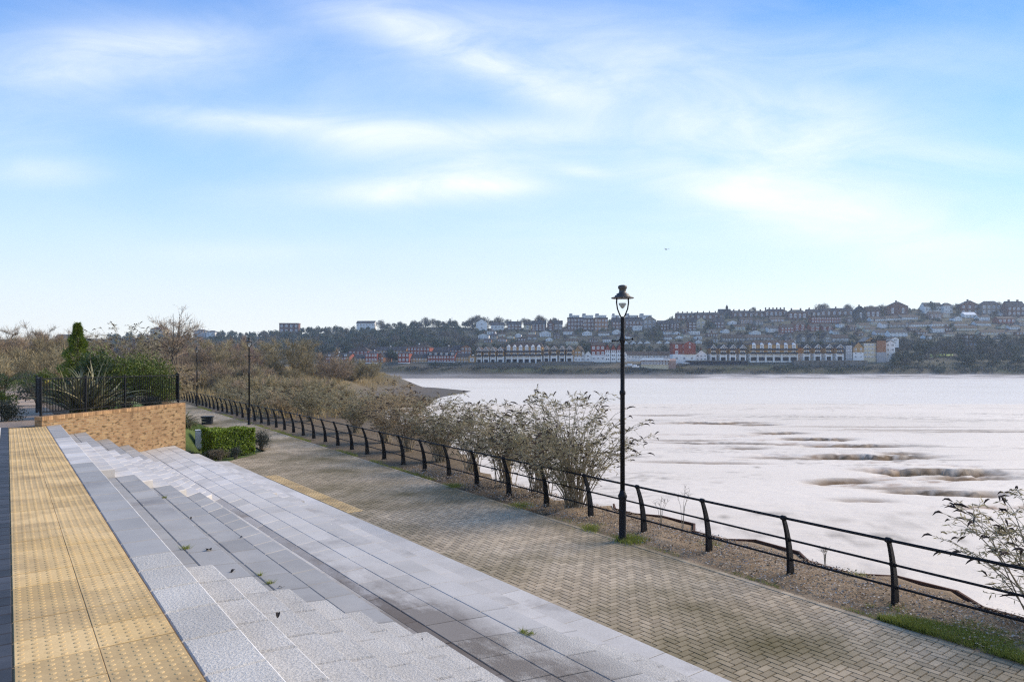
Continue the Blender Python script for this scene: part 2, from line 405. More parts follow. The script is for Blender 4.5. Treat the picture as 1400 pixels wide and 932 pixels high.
blend((PXg > 1215)*sstep(414, 418, HV)*(HV < 450), cl(.035, .04, .024)); blend(sstep(930, 985, PXg)*(HV < 409.5)*sstep(.3, .45, fbm(HU*.05, HV*.3, 3, 77)), cl(.50, .46, .42))
hillside = grid_mesh('hillside', HU, HV, HZ, None, m_hill, col); tag(hillside, kind='structure')

# ------------------------------------------------------------------ river water and the mudflat
def wet_mat(name, c1, c2, rough, bump, sc, big, coat=0):
    m, nt, b, out = mat(name); co = objco(nt)
    f = ramp(nt, noise(nt, scalev(nt, co, (.02, .05, 1)), 1, 6, .6), .35, .65)
    c = mixc(nt, f, c1, c2)
    a = nd(nt, 'ShaderNodeAttribute'); a.attribute_name = 'Col'
    if big: c = mixc(nt, 1.0, c, a.outputs[0], 'MULTIPLY')
    nt.links.new(c, b.inputs['Base Color']); b.inputs['Roughness'].default_value = rough
    b.inputs['Specular IOR Level'].default_value = .3
    if big: nt.links.new(mth(nt, 'MULTIPLY', mth(nt, 'POWER', a.outputs['Fac'], 2.0), .16), b.inputs['Specular IOR Level'])
    b.inputs['Coat Weight'].default_value = coat; b.inputs['Coat Roughness'].default_value = .2
    h = noise(nt, scalev(nt, co, sc), 1.0, 5, .62)
    bn = nd(nt, 'ShaderNodeBump'); bn.inputs['Strength'].default_value = bump; bn.inputs['Distance'].default_value = .25
    nt.links.new(h, bn.inputs['Height']); nt.links.new(bn.outputs[0], b.inputs['Normal'])
    if coat: nt.links.new(bn.outputs[0], b.inputs['Coat Normal'])
    return m
m_water = wet_mat('silty_water', (.70, .595, .47), (.77, .66, .535), .32, .35, (.5, 1.6, 1), False)
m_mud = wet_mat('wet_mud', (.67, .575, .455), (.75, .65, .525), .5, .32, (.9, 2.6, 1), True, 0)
wb = MB(); wb.add([(-900, -60, -4.5), (1500, -60, -4.5), (1500, 420, -4.5), (-900, 420, -4.5)], [[0, 1, 2, 3]])
water = tag(wb.build('river', m_water), kind='structure')
mu = lines((-34, 2, 1.0), (2, 80, .38), (80, 260, 4)); mv = lines((-30, 20, 2), (20, 34, .7), (34, 112, .36), (112, 170, 1.5))
U, V = np.meshgrid(mu, mv, indexing='ij')
Zm = -3.72-.0016*np.maximum(V-30, 0)-.95*sstep(95, 165, V)-.1*sstep(60, 200, U)
Zm += .05*(fbm(U*.25, V*.7, 4, 41)-.47)+.035*(fbm(U*1.3, V*3.0, 3, 43)-.47)*sstep(.35, .6, fbm(U*.06, V*.12, 3, 45))
mcol = np.ones(U.shape+(3,))
# washed-out hollows: (photo x, y, half-length m, depth, width, slant)
holl = [(975, 577, 7.5, .75, 5.0, .05), (1035, 580, 3.5, .35, 2.5, .1), (1065, 591, 3.0, .4, 2.4, .05), (1115, 599, 4.2, .6, 3.2, .04), (1165, 609, 4.6, .5, 2.6, .0), (1190, 623, 5.4, .75, 3.2, -.04), (1235, 620, 2.2, .4, 2.0, .1),
        (1275, 644, 4.3, .9, 3.2, .0), (1325, 652, 3.4, .5, 1.8, .05), (1150, 658, 2.5, .45, 1.7, .1), (1290, 674, 3.8, .65, 1.6, -.14), (1180, 685, 2.0, .15, .8, -.1), (1090, 626, 4.5, .28, 1.0, -.02), (1000, 606, 6.5, .26, 1.1, -.05),
        (940, 602, 4.5, .22, 1.0, -.03), (960, 633, 5.5, .18, .9, -.12), (1230, 668, 3.0, .2, .9, -.1), (1020, 613, 1.6, .3, 1.0, .0), (1350, 590, 14, .18, 2.0, -.02), (1180, 583, 13, .16, 1.6, -.03), (1285, 588, 12, .17, 1.3, -.02), (905, 567, 6, .3, 2.0, 0)]
for i, (px, py, Lh, dep, W, sl) in enumerate(holl):
    Lh *= .95; dep *= .8 if Lh < 7 else .3; W *= .8; Lh *= random.uniform(.8, 1.1)
    v0 = F*(EYE+3.8)/(py-498); u0 = ux(px, v0)
    a = U-u0; wob = (fbm(U*.35+i*7, V*.1, 3, 60+i)-.45)*W*.9+(fbm(U*1.7+i*7, V*.8, 3, 200+i)-.45)*W*.55
    b = V-v0-sl*a-wob
    e = np.exp(-np.abs(a/Lh)**3.2)
    shp = np.where(b < 0, np.clip(1+b/W, 0, 1)**1.3, np.clip(1-b/.42, 0, 1))
    Zm -= dep*e*shp
    k = np.clip(e*np.where(b < 0, np.clip(1+b/(W*.55), 0, 1)**.6, np.clip(1-b/.8, 0, 1))*2.0*min(1, dep+.25), 0, .93)*sstep(.12, .36, fbm(U*.8, V*1.6, 3, 80+i)+.12*e)
    mcol *= (1-k[..., None]*(1-np.array([.20, .135, .075])))
    rim = np.exp(-((b-.9)/.8)**2)*np.exp(-np.abs(a/(Lh*1.1))**3)
    Zm += .10*dep*rim*(fbm(U*2.5, V*2.5, 2, 90+i))*2
SDm = sdist(U, V)
# drainage creases, and ripple shading darkened into the mud colour
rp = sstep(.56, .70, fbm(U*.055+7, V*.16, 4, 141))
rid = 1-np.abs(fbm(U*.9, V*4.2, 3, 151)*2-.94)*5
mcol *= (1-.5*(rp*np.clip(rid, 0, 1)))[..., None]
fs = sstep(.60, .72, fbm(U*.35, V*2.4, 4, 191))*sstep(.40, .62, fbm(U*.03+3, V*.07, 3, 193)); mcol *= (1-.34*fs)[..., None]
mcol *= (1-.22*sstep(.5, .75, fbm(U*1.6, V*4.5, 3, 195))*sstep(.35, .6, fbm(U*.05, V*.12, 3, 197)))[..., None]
for k_ in range(46):      # small ragged hummocks and runnels strewn along the channel
    t_ = rng.random(); px_ = 900+470*t_+rng.normal()*55; py_ = 575+95*t_+rng.normal()*16; v_ = F*(EYE+3.8)/(max(py_, 562)-498); a_ = U-ux(px_, v_); b_ = V-v_-.05*a_-(fbm(U*.9+k_, V*.5, 3, 220+k_)-.45)*1.6
    e_ = np.exp(-(a_/rng.uniform(.7, 3.2))**2-(b_/rng.uniform(.18, .45))**2); Zm -= .14*e_; mcol *= (1-rng.uniform(.55, .95)*(e_*sstep(.25, .5, fbm(U*2.2, V*3, 2, 260+k_)))[..., None]*np.array([.75, .9, 1.0]))
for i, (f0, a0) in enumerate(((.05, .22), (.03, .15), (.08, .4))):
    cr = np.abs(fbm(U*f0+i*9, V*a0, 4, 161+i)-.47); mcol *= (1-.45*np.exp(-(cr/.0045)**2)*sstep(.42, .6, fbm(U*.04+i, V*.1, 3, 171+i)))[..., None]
# brown shoal of mud left of the near shrubs
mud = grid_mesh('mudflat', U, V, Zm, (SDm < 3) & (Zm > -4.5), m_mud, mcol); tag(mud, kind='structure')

# ------------------------------------------------------------------ terrace, steps, promenade (promenade axes; objects turned by TH)
def pl(o): o.rotation_euler = (0, 0, TH); return o
b = MB()
for i in range(20):
    x1 = -.13-.6*i
    for j in range(34):
        y0 = -5+.8*j; b.quadprism([(x1-.594, y0), (x1, y0), (x1, y0+.794), (x1-.594, y0+.794)], 1.2, 1.8, 0, random.random(), .006)
pl(tag(b.build('terrace', m_terr), kind='structure'))
b = MB()
for j in range(136):
    y0 = -5+.2*j; b.quadprism([(-.125, y0), (.025, y0), (.025, y0+.195), (-.125, y0+.195)], 1.2, 1.8-.004*random.random(), 0, random.random(), .008)
pl(tag(b.build('channel_strip', m_black_st), kind='structure'))
b = MB(); dv = []
prof = [(.0175, 0), (.0145, .0026), (.010, .0037)]
for i in range(2):
    for j in range(68):
        x0 = .03+.4*i; y0 = -5+.4*j
        if y0+.4 > 22.1: continue
        z = 1.8+random.uniform(-.002, .002); to = random.random()
        b.quadprism([(x0+.0012, y0+.006), (x0+.3988, y0+.006), (x0+.3988, y0+.394), (x0+.0012, y0+.394)], 1.2, z, 0, to, .003)
        if y0 < -.5: continue
        for a in range(6):
            for c in range(6):
                cx, cy = x0+(a+.5)*.4/6, y0+(c+.5)*.4/6
                ring = [[(cx+r*math.cos(k*math.pi/4), cy+r*math.sin(k*math.pi/4), z+h) for k in range(8)] for r, h in prof]
                for q in range(2):
                    for k in range(8):
                        dv.append([ring[q][k], ring[q][(k+1) % 8], ring[q+1][(k+1) % 8], ring[q+1][k]])
                o = ring[2]; dv.append([o[0], o[1], o[2], o[3]]); dv.append([o[0], o[3], o[4], o[7]]); dv.append([o[4], o[5], o[6], o[7]])
b.quads(dv, 0)
pl(tag(b.build('tactile_paving', m_tact), kind='structure'))
b = MB(); b.box(.02, .84, -5, 22.0, 1.0, 1.79); pl(tag(b.build('bedding', m_bed), kind='structure'))

steps = thing('stone_steps', 'grey granite steps and seat tiers between the yellow tactile paving and the brick path', 'steps', (0, 0, 0), TH)
def tread(name, x0, x1, z, fa, fb, m, ln=.57, bev=.009, drop=.62):
    b = MB(); ya0, ya1, yb0, yb1 = fa(x0), fa(x1), fb(x0), fb(x1)
    n = max(1, round(((yb0-ya0)+(yb1-ya1))/2/ln)); off = [0]+[k/n for k in range(1, n)]+[1]
    sh = random.uniform(-.25, .25)/n
    for k in range(n):
        t0 = off[k]+(sh if k else 0); t1 = off[k+1]+(sh if k < n-1 else 0)
        g = .006; dz = random.uniform(-.002, .002)
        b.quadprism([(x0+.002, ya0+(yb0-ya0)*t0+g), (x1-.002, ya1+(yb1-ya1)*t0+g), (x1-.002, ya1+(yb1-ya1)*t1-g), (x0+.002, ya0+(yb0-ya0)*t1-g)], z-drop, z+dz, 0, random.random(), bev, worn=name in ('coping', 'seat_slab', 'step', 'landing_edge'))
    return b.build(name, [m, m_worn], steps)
st = lambda x: -3.5
secs = [(st, bR, m_granite), (bR, bW0, m_blue), (bW0, bW1, m_pale), (bW1, bE, m_blue)]
E = [.83, 1.175, 1.82, 2.46, 3.10, 4.73]
for fa, fb, m in secs: tread('coping', .835, 1.175, 1.80, fa, fb, m, bev=.013)
for k in range(3):
    x0, x1 = E[1+k], E[2+k]; xm = (x0+x1)/2; z = 1.5-.3*k
    for q, (fa, fb, m) in enumerate(secs):
        if q not in (0, 2): tread('seat_paver', x0, xm, z, fa, fb, m)
        tread('seat_slab', xm, x1, z, fa, fb, m)
        if q in (0, 2): tread('step', x0, xm, z+.15, fa, fb, m, bev=.017, drop=.77)
mland = [m_gland, m_land, m_pale, m_land]
for q, (fa, fb, m) in enumerate(secs):
    if q in (0, 2): tread('step', 3.10, 3.42, .75, fa, fb, m, bev=.017, drop=.7)
    for (xa, xb) in ((3.10, 3.505), (3.66, 4.02), (4.02, 4.375)): tread('landing_paver', xa, xb, .60, fa, fb, mland[q], .6, .005)
    tread('gutter', 3.505, 3.66, .594, fa, fb, m_gutter if q < 2 else mland[q], .9, .005)
    tread('landing_edge', 4.375, 4.73, .60, fa, fb, mland[q], .6)
    for (xa, xb) in ((4.73, 5.085), (5.085, 5.44)): tread('seat_slab', xa, xb, .30, fa, fb, mland[q])
    if q in (0, 2):
        tread('step', 4.73, 5.085, .45, fa, fb, m, bev=.017, drop=.7); tread('step', 5.44, 5.795, .15, fa, fb, m, bev=.012, drop=.5)
    for (xa, xb) in ((5.44, 5.875), (5.875, 6.31)): tread('base_slab', xa, xb, .012, fa, fb, m_land if q != 2 else m_pale, .7, .004, .3)
b = MB(); b.quadprism([(.9, -3.6), (1.1, -3.6), (1.1, 21.8), (.9, 21.8)], 0, 1.75); b.build('core', m_joint, steps)

# brick path: every paver of the herringbone is real
def in_path(x, y):
    return (y < 25.45 and 6.2 < x < 9.13+.053*y) or (y >= 25.45 and float(XL(y))+.02 < x < 9.13+.053*y)
b = MB(); dv = []; tn = []; g = .0050; bv = .004
def paver(x0, x1, y0, y1):
    z = random.uniform(-.0015, .0015); t = random.random()
    o = [(x0+g, y0+g), (x1-g, y0+g), (x1-g, y1-g), (x0+g, y1-g)]
    i_ = [(x0+g+bv, y0+g+bv), (x1-g-bv, y0+g+bv), (x1-g-bv, y1-g-bv), (x0+g+bv, y1-g-bv)]
    O = [(*p, z-.02) for p in o]; N = [(*p, z) for p in i_]
    dv.append(N); tn.append(t)
    for k in range(4): dv.append([O[k], O[(k+1) % 4], N[(k+1) % 4], N[k]]); tn.append(t)
y0i, y1i = -20, 780
for i in range(60, 150):
    for j in range(y0i, y1i):
        k = (i-j) % 4
        x, y = i*.1, j*.1
        if k == 0: q = (x, x+.2, y, y+.1)
        elif k == 3: q = (x, x+.1, y, y+.2)
        else: continue
        if in_path((q[0]+q[1])/2, (q[2]+q[3])/2): paver(*q)
b.quads(dv, 0, tn); 
path = pl(tag(b.build('path', m_paver), kind='structure')); path.location.z = .004
b = MB(); ed = [(6.25, -3)]+[(float(XL(y)), y) for y in (25.4, 27.5, 35, 42, 55, 78)]
pts = [(9.12+.053*y, y) for y in (-3, 25.4, 27.5, 35, 42, 55, 78)]
for k in range(len(ed)-1):
    b.add([(*ed[k], -.02), (*pts[k], -.02), (*pts[k+1], -.02), (*ed[k+1], -.02)], [[0, 1, 2, 3]])
pl(tag(b.build('path_bedding', m_joint), kind='structure'))
b = MB()
for j in range(int(80/.2)):
    y = -3+.2*j; x = 9.06+.053*y
    b.quadprism([(x, y), (x+.1, y), (x+.105, y+.196), (x+.005, y+.196)], -.1, .012, 0, random.random(), .006)
pl(tag(b.build('path_kerb', m_paver), kind='structure'))
b = MB(); dv = []
for j in range(16):
    y0 = 14.9+.4*j; b.quadprism([(6.33, y0+.002), (6.73, y0+.002), (6.73, y0+.398), (6.33, y0+.398)], -.05, .012, 0, random.random(), .004)
    for r in range(6): b.quadprism([(6.36+.066*r-.012, y0+.02), (6.36+.066*r+.012, y0+.02), (6.36+.066*r+.012, y0+.38), (6.36+.066*r-.012, y0+.38)], .01, .018, 0, .5, .004)
pl(tag(b.build('tactile_strip', m_tact), kind='structure'))
# upper path beyond the tactile paving
b = MB()
yy = [22.1, 30, 45, 70, 110]
for k in range(4):
    zz = [1.795-.002*(y-22) for y in yy]
    b.add([(-1.6, yy[k], zz[k]), (1.25, yy[k], zz[k]), (1.25, yy[k+1], zz[k+1]), (-1.6, yy[k+1], zz[k+1])], [[0, 1, 2, 3]])
pl(tag(b.build('upper_path', m_upath), kind='structure'))

# gravel verge and the sheet-pile edge of the river wall
zig = []; y = -4.0; k = 0
while y < 12.0:
    X0 = 11.02+.052*y+(.10 if y > 9 else 0)
    a = .21*(1 if k % 4 in (1, 2) else -1)+random.uniform(-.05, .05)
    zig.append((X0+a, y)); y += (.42 if k % 2 == 0 else .75)*random.uniform(.85, 1.3); k += 1
vg = []; 
nx = 14
for (xe, y) in zig:
    xa = 9.15+.053*y
    vg.append([(xa+(xe-xa)*t/nx, y, (.012+.05*math.sin(math.pi*t/nx)+(.05*(random.random()-.4) if 0 < t < nx else 0)-(0 if t < nx else 0)) ) for t in range(nx+1)])
A = np.array(vg); 
# refine along y for relief
rows = []
for k in range(len(A)-1):
    for s in range(4): rows.append(A[k]*(1-s/4)+A[k+1]*s/4)
rows.append(A[-1]); A = np.array(rows); A[:, 1:-1, 2] += (fbm(A[:, 1:-1, 0]*2.2, A[:, 1:-1, 1]*2.2, 4, 77)-.47)*.14
A[:, -1, 2] = np.minimum(A[:, -1, 2], .02)-.03
verge = pl(tag(grid_mesh('gravel_verge', A[..., 0], A[..., 1], A[..., 2], None, m_gravel, None), kind='structure'))
b = MB()
for (x0, y0), (x1, y1) in zip(zig[:-1], zig[1:]):
    d = Vector((x1-x0, y1-y0)).normalized(); x0 -= d.x*.03; y0 -= d.y*.03; x1 += d.x*.03; y1 += d.y*.03; n = Vector((d.y, -d.x))*.02
    b.quadprism([(x0+n.x, y0+n.y), (x0+n.x*3, y0+n.y*3), (x1+n.x*3, y1+n.y*3), (x1+n.x, y1+n.y)][::1], -4.6, .035)
pl(tag(b.build('sheet_pile_wall', m_rust), 'rusty zigzag sheet-pile edge between the gravel verge and the mud', 'retaining wall'))
# ------------------------------------------------------------------ waterside railing
rail = thing('waterside_railing', 'long black iron railing with curved posts between the brick path and the river', 'railing', (0, 0, 0), TH)
def post_bm(x, y, big=False):
    b = MB(); N = 9
    def cx(z):
        t = z/1.0; return x+.03-.20*t**2.4
    pr = []
    for i in range(N):
        z = 1.0*i/(N-1); w = .072*(1-.62*z**.8)+.006; pr.append((cx(z), w, z))
    th = .026; v = []; f = []
    for (c, w, z) in pr:
        t2 = th*(1-.25*z)
        v += [(c-w, y-t2, z), (c+w, y-t2, z), (c+w, y+t2, z), (c-w, y+t2, z)]
    for i in range(N-1):
        for k in range(4): f.append([4*i+k, 4*i+(k+1) % 4, 4*i+4+(k+1) % 4, 4*i+4+k])
    f.append([4*N-4, 4*N-3, 4*N-2, 4*N-1]); b.add(v, f)
    b.box(x+.03-.1, x+.03+.1, y-.06, y+.06, 0, .014, 0, .5, .004)
    # clamps round the rails
    for z, r in ((1.0, .040), (.635, .032), (.31, .032)):
        c = cx(z); b.tube([(c, y-.045, z), (c, y-.03, z), (c, y+.03, z), (c, y+.045, z)], [r*.8, r, r, r*.8], 10)
    return b, [(cx(z), y, z) for z in (1.0, .635, .31)]
ys = [4.44+1.65*k for k in range(-2, 44)]
tops = []
for y in ys:
    pb, rp = post_bm(fenceX(y), y); pb.build('post', m_iron, rail); tops.append(rp)
for q, r in enumerate((.0215, .0175, .0175)):
    b = MB(); b.tube([t[q] for t in tops], r, 8); b.build('rail', m_iron, rail, True)

# ------------------------------------------------------------------ lamp posts
def lathe_part(name, prof, m, par, seg=20):
    b = MB(); b.lathe(prof, seg=seg); return b.build(name, m, par, True)
m_bowl, nt_, bb_, _o = mat('lamp_bowl_glass'); bb_.inputs['Base Color'].default_value = (.9, .92, .93, 1); bb_.inputs['Roughness'].default_value = .08; bb_.inputs['Transmission Weight'].default_value = 1; bb_.inputs['IOR'].default_value = 1.02; bb_.inputs['Alpha'].default_value = .45
m_refl = M('frosted_cone', (.30, .32, .32), (.42, .44, .43), 5, .4)
m_bronze = M('weathered_hood', (.035, .033, .03), (.06, .056, .05), 8, .5, .1, 60, spec=.5)
lamp = thing('lamp_post', 'nearest and largest black lamp post, with tiered hood, beside the brick path edge', 'lamp post')
def lampbuild(t):
    lathe_part('base', [(.10, 0), (.105, .03), (.085, .05), (.085, .08), (.072, .10), (.068, .80), (.078, .84), (.088, .87), (.088, .90), (.07, .93), (.055, .97), (.05, 1.0)], m_iron, t)
    lathe_part('column', [(.046, 1.0), (.045, 2.85), (.058, 2.87), (.058, 2.92), (.042, 2.95), (.040, 3.86), (.05, 3.88), (.055, 3.92), (.05, 3.97), (.041, 4.0), (.038, 4.34), (.045, 4.38)], m_iron, t)
    b = MB(); b.tube([(-.2, 0, 3.905), (-.1, 0, 3.9), (-.05, 0, 3.93), (.05, 0, 3.93), (.1, 0, 3.935), (.2, 0, 3.945)], [.010, .009, .016, .016, .009, .010], 8)
    for s, z in ((-1, 3.905), (1, 3.945)): b.lathe([(.004, z-.022), (.018, z-.012), (.022, z), (.018, z+.012), (.004, z+.022)], (s*.2, 0), 10)
    b.build('ladder_bar', m_iron, t, True)
    b = MB()
    for s in (-1, 1): b.tube([(s*.025, 0, 4.36), (s*.06, 0, 4.43), (s*.10, 0, 4.53), (s*.118, 0, 4.65), (s*.115, 0, 4.76)], .0135, 8)
    b.build('yoke', m_iron, t, True)
    h = lathe_part('hood', [(.215, 4.735), (.225, 4.74), (.215, 4.752), (.15, 4.768), (.15, 4.79), (.142, 4.795), (.118, 4.80), (.118, 4.825), (.09, 4.835), (.07, 4.85), (.066, 4.91), (.085, 4.925), (.088, 4.965), (.075, 4.985), (.04, 4.995), (.005, 4.998)], m_bronze, t, 28)
    lathe_part('bowl', [(.004, 4.50), (.03, 4.51), (.06, 4.555), (.085, 4.61), (.098, 4.67), (.10, 4.735)], m_bowl, t)
    lathe_part('reflector', [(.003, 4.535), (.03, 4.555), (.055, 4.59), (.072, 4.625), (.076, 4.64)], m_refl, t)
lampbuild(lamp)
lamp.location = P(9.62, 9.3)+Vector((0, 0, .0)); lamp.rotation_euler = (0, 0, R(4)); lamp['group'] = 'black lamp posts along the river path'
dup(lamp, P(11.1, 40.05, .0), R(10), 'black lamp post beyond the clipped hedge, middle one of the three along the railing', 'black lamp posts along the river path')
dup(lamp, P(12.82, 61.6, -.05), R(-5), 'farthest and smallest black lamp post, right of the dark railing on the brick wall', 'black lamp posts along the river path')

# ------------------------------------------------------------------ planter wall of yellow brick and its railing
A0, A1 = Vector((-12.46, 17.95)), Vector((-11.93, 24.75)); WT = 2.06
wd = (A1-A0).normalized(); wlen = (A1-A0).length; ang = math.atan2(wd.y, wd.x)
wn = Vector((-wd.y, wd.x))          # away from the steps (to the left)
wall = thing('brick_wall', 'yellow stock brick retaining wall at the far end of the steps', 'brick wall', (A0.x, A0.y, 0), ang)
b = MB(); b.box(0, wlen, 0, .2, -.3, WT-.105, 0); b.box(wlen-.33, wlen-.002, .33, 1.3, -.3, WT-.105, 0); 
b.build('wall', m_wallbrick, wall)
b = MB()
n = int(wlen/.0755)
for k in range(n): b.quadprism([(k*.0755+.003, -.012), (k*.0755+.0725, -.012), (k*.0755+.0725, .212), (k*.0755+.003, .212)], WT-.107, WT+random.uniform(-.003, .003), 0, random.random(), .006)
for k in range(13): b.quadprism([(wlen-.335, .34+k*.0755), (wlen+.01, .34+k*.0755), (wlen+.01, .4095+k*.0755), (wlen-.335, .4095+k*.0755)], WT-.107, WT, 0, random.random(), .006)
for k in range(0): b.quadprism([(-.01, .34+k*.0755), (.335, .34+k*.0755), (.335, .4095+k*.0755), (-.01, .4095+k*.0755)], WT-.107, WT, 0, random.random(), .006)
b.build('coping', m_coping, wall)
pr = thing('metal_fence', 'black upright-bar metal fence standing on top of the brick wall', 'fence', (A0.x, A0.y, WT), ang)
def vpx(px):     # distance along the wall where it crosses the sight line px
    k = (px-700)/F
    return (A0.x-k*A0.y)/(k*wd.y-wd.x)
s0, s1, s2, s3 = vpx(65.5), vpx(126), vpx(178.7), wlen-.12
back = [(s3, .2), (s3+.95, .8), (s3+1.9, 1.4)]; lft = [(s0, .2), (s0+1.5, 1.55)]
front = [(s0, .2), (s1, .2), (s2, .2), (s3, .2)]
posts = front+back[1:]+lft[1:]
for (x, y) in posts:
    b = MB(); b.box(x-.024, x+.024, y-.024, y+.024, -.02, 1.06, 0, .5, .006); b.build('post', m_iron, pr)
def panel(a, c):
    a, c = Vector(a), Vector(c); b = MB(); n = int((c-a).length/.105); d = (c-a).normalized(); p = Vector((-d.y, d.x))
    for k in range(1, n):
        q = a+(c-a)*k/n; b.tube([(q.x, q.y, .10), (q.x, q.y, 1.0)], .011, 5)
    for z in (.10, 1.0):
        q = [a+p*.02, a-p*.02, c-p*.02, c+p*.02]; b.quadprism([(w.x, w.y) for w in q], z-.014, z+.014, bottom=True)
    b.build('bar_panel', m_iron, pr)
for k in range(3): panel(front[k], front[k+1])
panel(back[0], back[1]); panel(back[1], back[2]); panel(lft[0], lft[1])

# ------------------------------------------------------------------ plant kit
def leaves(mb, pos, dr, ln, wd_, mi=0, tones=None, up=None, fold=0):
    """rhombic leaves: pos, dr (n,3), length and width arrays"""
    n = len(pos); pos = np.asarray(pos); dr = unit(np.asarray(dr))
    r = rng.normal(size=(n, 3)) if up is None else up+rng.normal(size=(n, 3))*.3
    sd = unit(np.cross(dr, r))
    ln = np.broadcast_to(ln, n)[:, None]; w = np.broadcast_to(wd_, n)[:, None]
    a = pos; bq = pos+dr*ln*.45+sd*w*.5; t = pos+dr*ln; c = pos+dr*ln*.45-sd*w*.5
    mb.quads(np.stack([a, bq, t, c], 1), mi, rng.random(n) if tones is None else tones)
def ball(n, shell=.5):
    d = unit(rng.normal(size=(n, 3))); r = (shell+(1-shell)*rng.random(n))**.6
    return d*r[:, None], d
def clumpy(n, rx, ry, rz, nc=14, cr=.45, flat=0.0):
    """points in a crown made of nc overlapping clumps"""
    cd = unit(rng.normal(size=(nc, 3))); cd[:, 2] = np.abs(cd[:, 2])*.9-.25
    cc = cd*rng.uniform(.35, .8, (nc, 1))
    k = rng.integers(0, nc, n); p, d = ball(n, .35)
    sz = rng.uniform(.7, 1.25, nc)*cr
    q = cc[k]+p*sz[k][:, None]
    return q*np.array([rx, ry, rz]), unit(d+.5*cc[k]), k
def bush(name, label, cat, loc, r, h, m, n=2600, ls=.06, lw=.03, group=None, box=None, nc=16, stems=True, dense=.35, mstem=None):
    t = thing(name, label, cat, loc, random.uniform(0, 6) if box is None else box[3], group)
    b = MB()
    if box is not None:      # clipped hedge
        a, c, hh = box[:3]; p = rng.random((n, 3)); face = rng.integers(0, 5, n)
        p = (p-.5)*np.array([a, c, 1]); p[:, 2] = (p[:, 2]+.5)*hh
        dep = rng.random(n)**2*.12
        p[:, 0] = np.where(face == 0, a/2-dep, np.where(face == 1, -a/2+dep, p[:, 0])); p[:, 1] = np.where(face == 2, c/2-dep, np.where(face == 3, -c/2+dep, p[:, 1])); p[:, 2] = np.where(face == 4, hh-dep, p[:, 2])
        wv = (fbm(p[:, 0]*2.5+9, p[:, 2]*2.5+p[:, 1]*2, 3, 12)-.47)*.22
        p += wv[:, None]*np.array([0.4, 1, .6]); d = rng.normal(size=(n, 3))+np.array([0, 0, .5])
    else:
        p, d, k = clumpy(n, r, r, h*.55, nc, dense); p[:, 2] += h*.42; p[:, 2] = np.maximum(p[:, 2], .02+.1*rng.random(n)); d = d+rng.normal(size=(n, 3))*.7
    leaves(b, p, d, ls*rng.uniform(.7, 1.3, n), lw*rng.uniform(.8, 1.2, n))
    b.build('foliage', m, t)
    if stems:
        b = MB()
        for k in range(9):
            a = random.uniform(0, 6.28); q = r*random.uniform(.2, .6)
            if box is not None: x0, y0 = random.uniform(-.45, .45)*box[0], random.uniform(-.4, .4)*box[1]; b.tube([(x0, y0, -.05), (x0+.05, y0, box[2]*.5), (x0+.02, y0+.03, box[2]*.85)], [.02, .014, .006], 5)
            else: b.tube([(.05*math.cos(a), .05*math.sin(a), -.05), (q*.5*math.cos(a), q*.5*math.sin(a), h*.35), (q*math.cos(a), q*math.sin(a), h*.75)], [.025, .016, .006], 5)
        b.build('stems', mstem or m_bark, t)
    return t

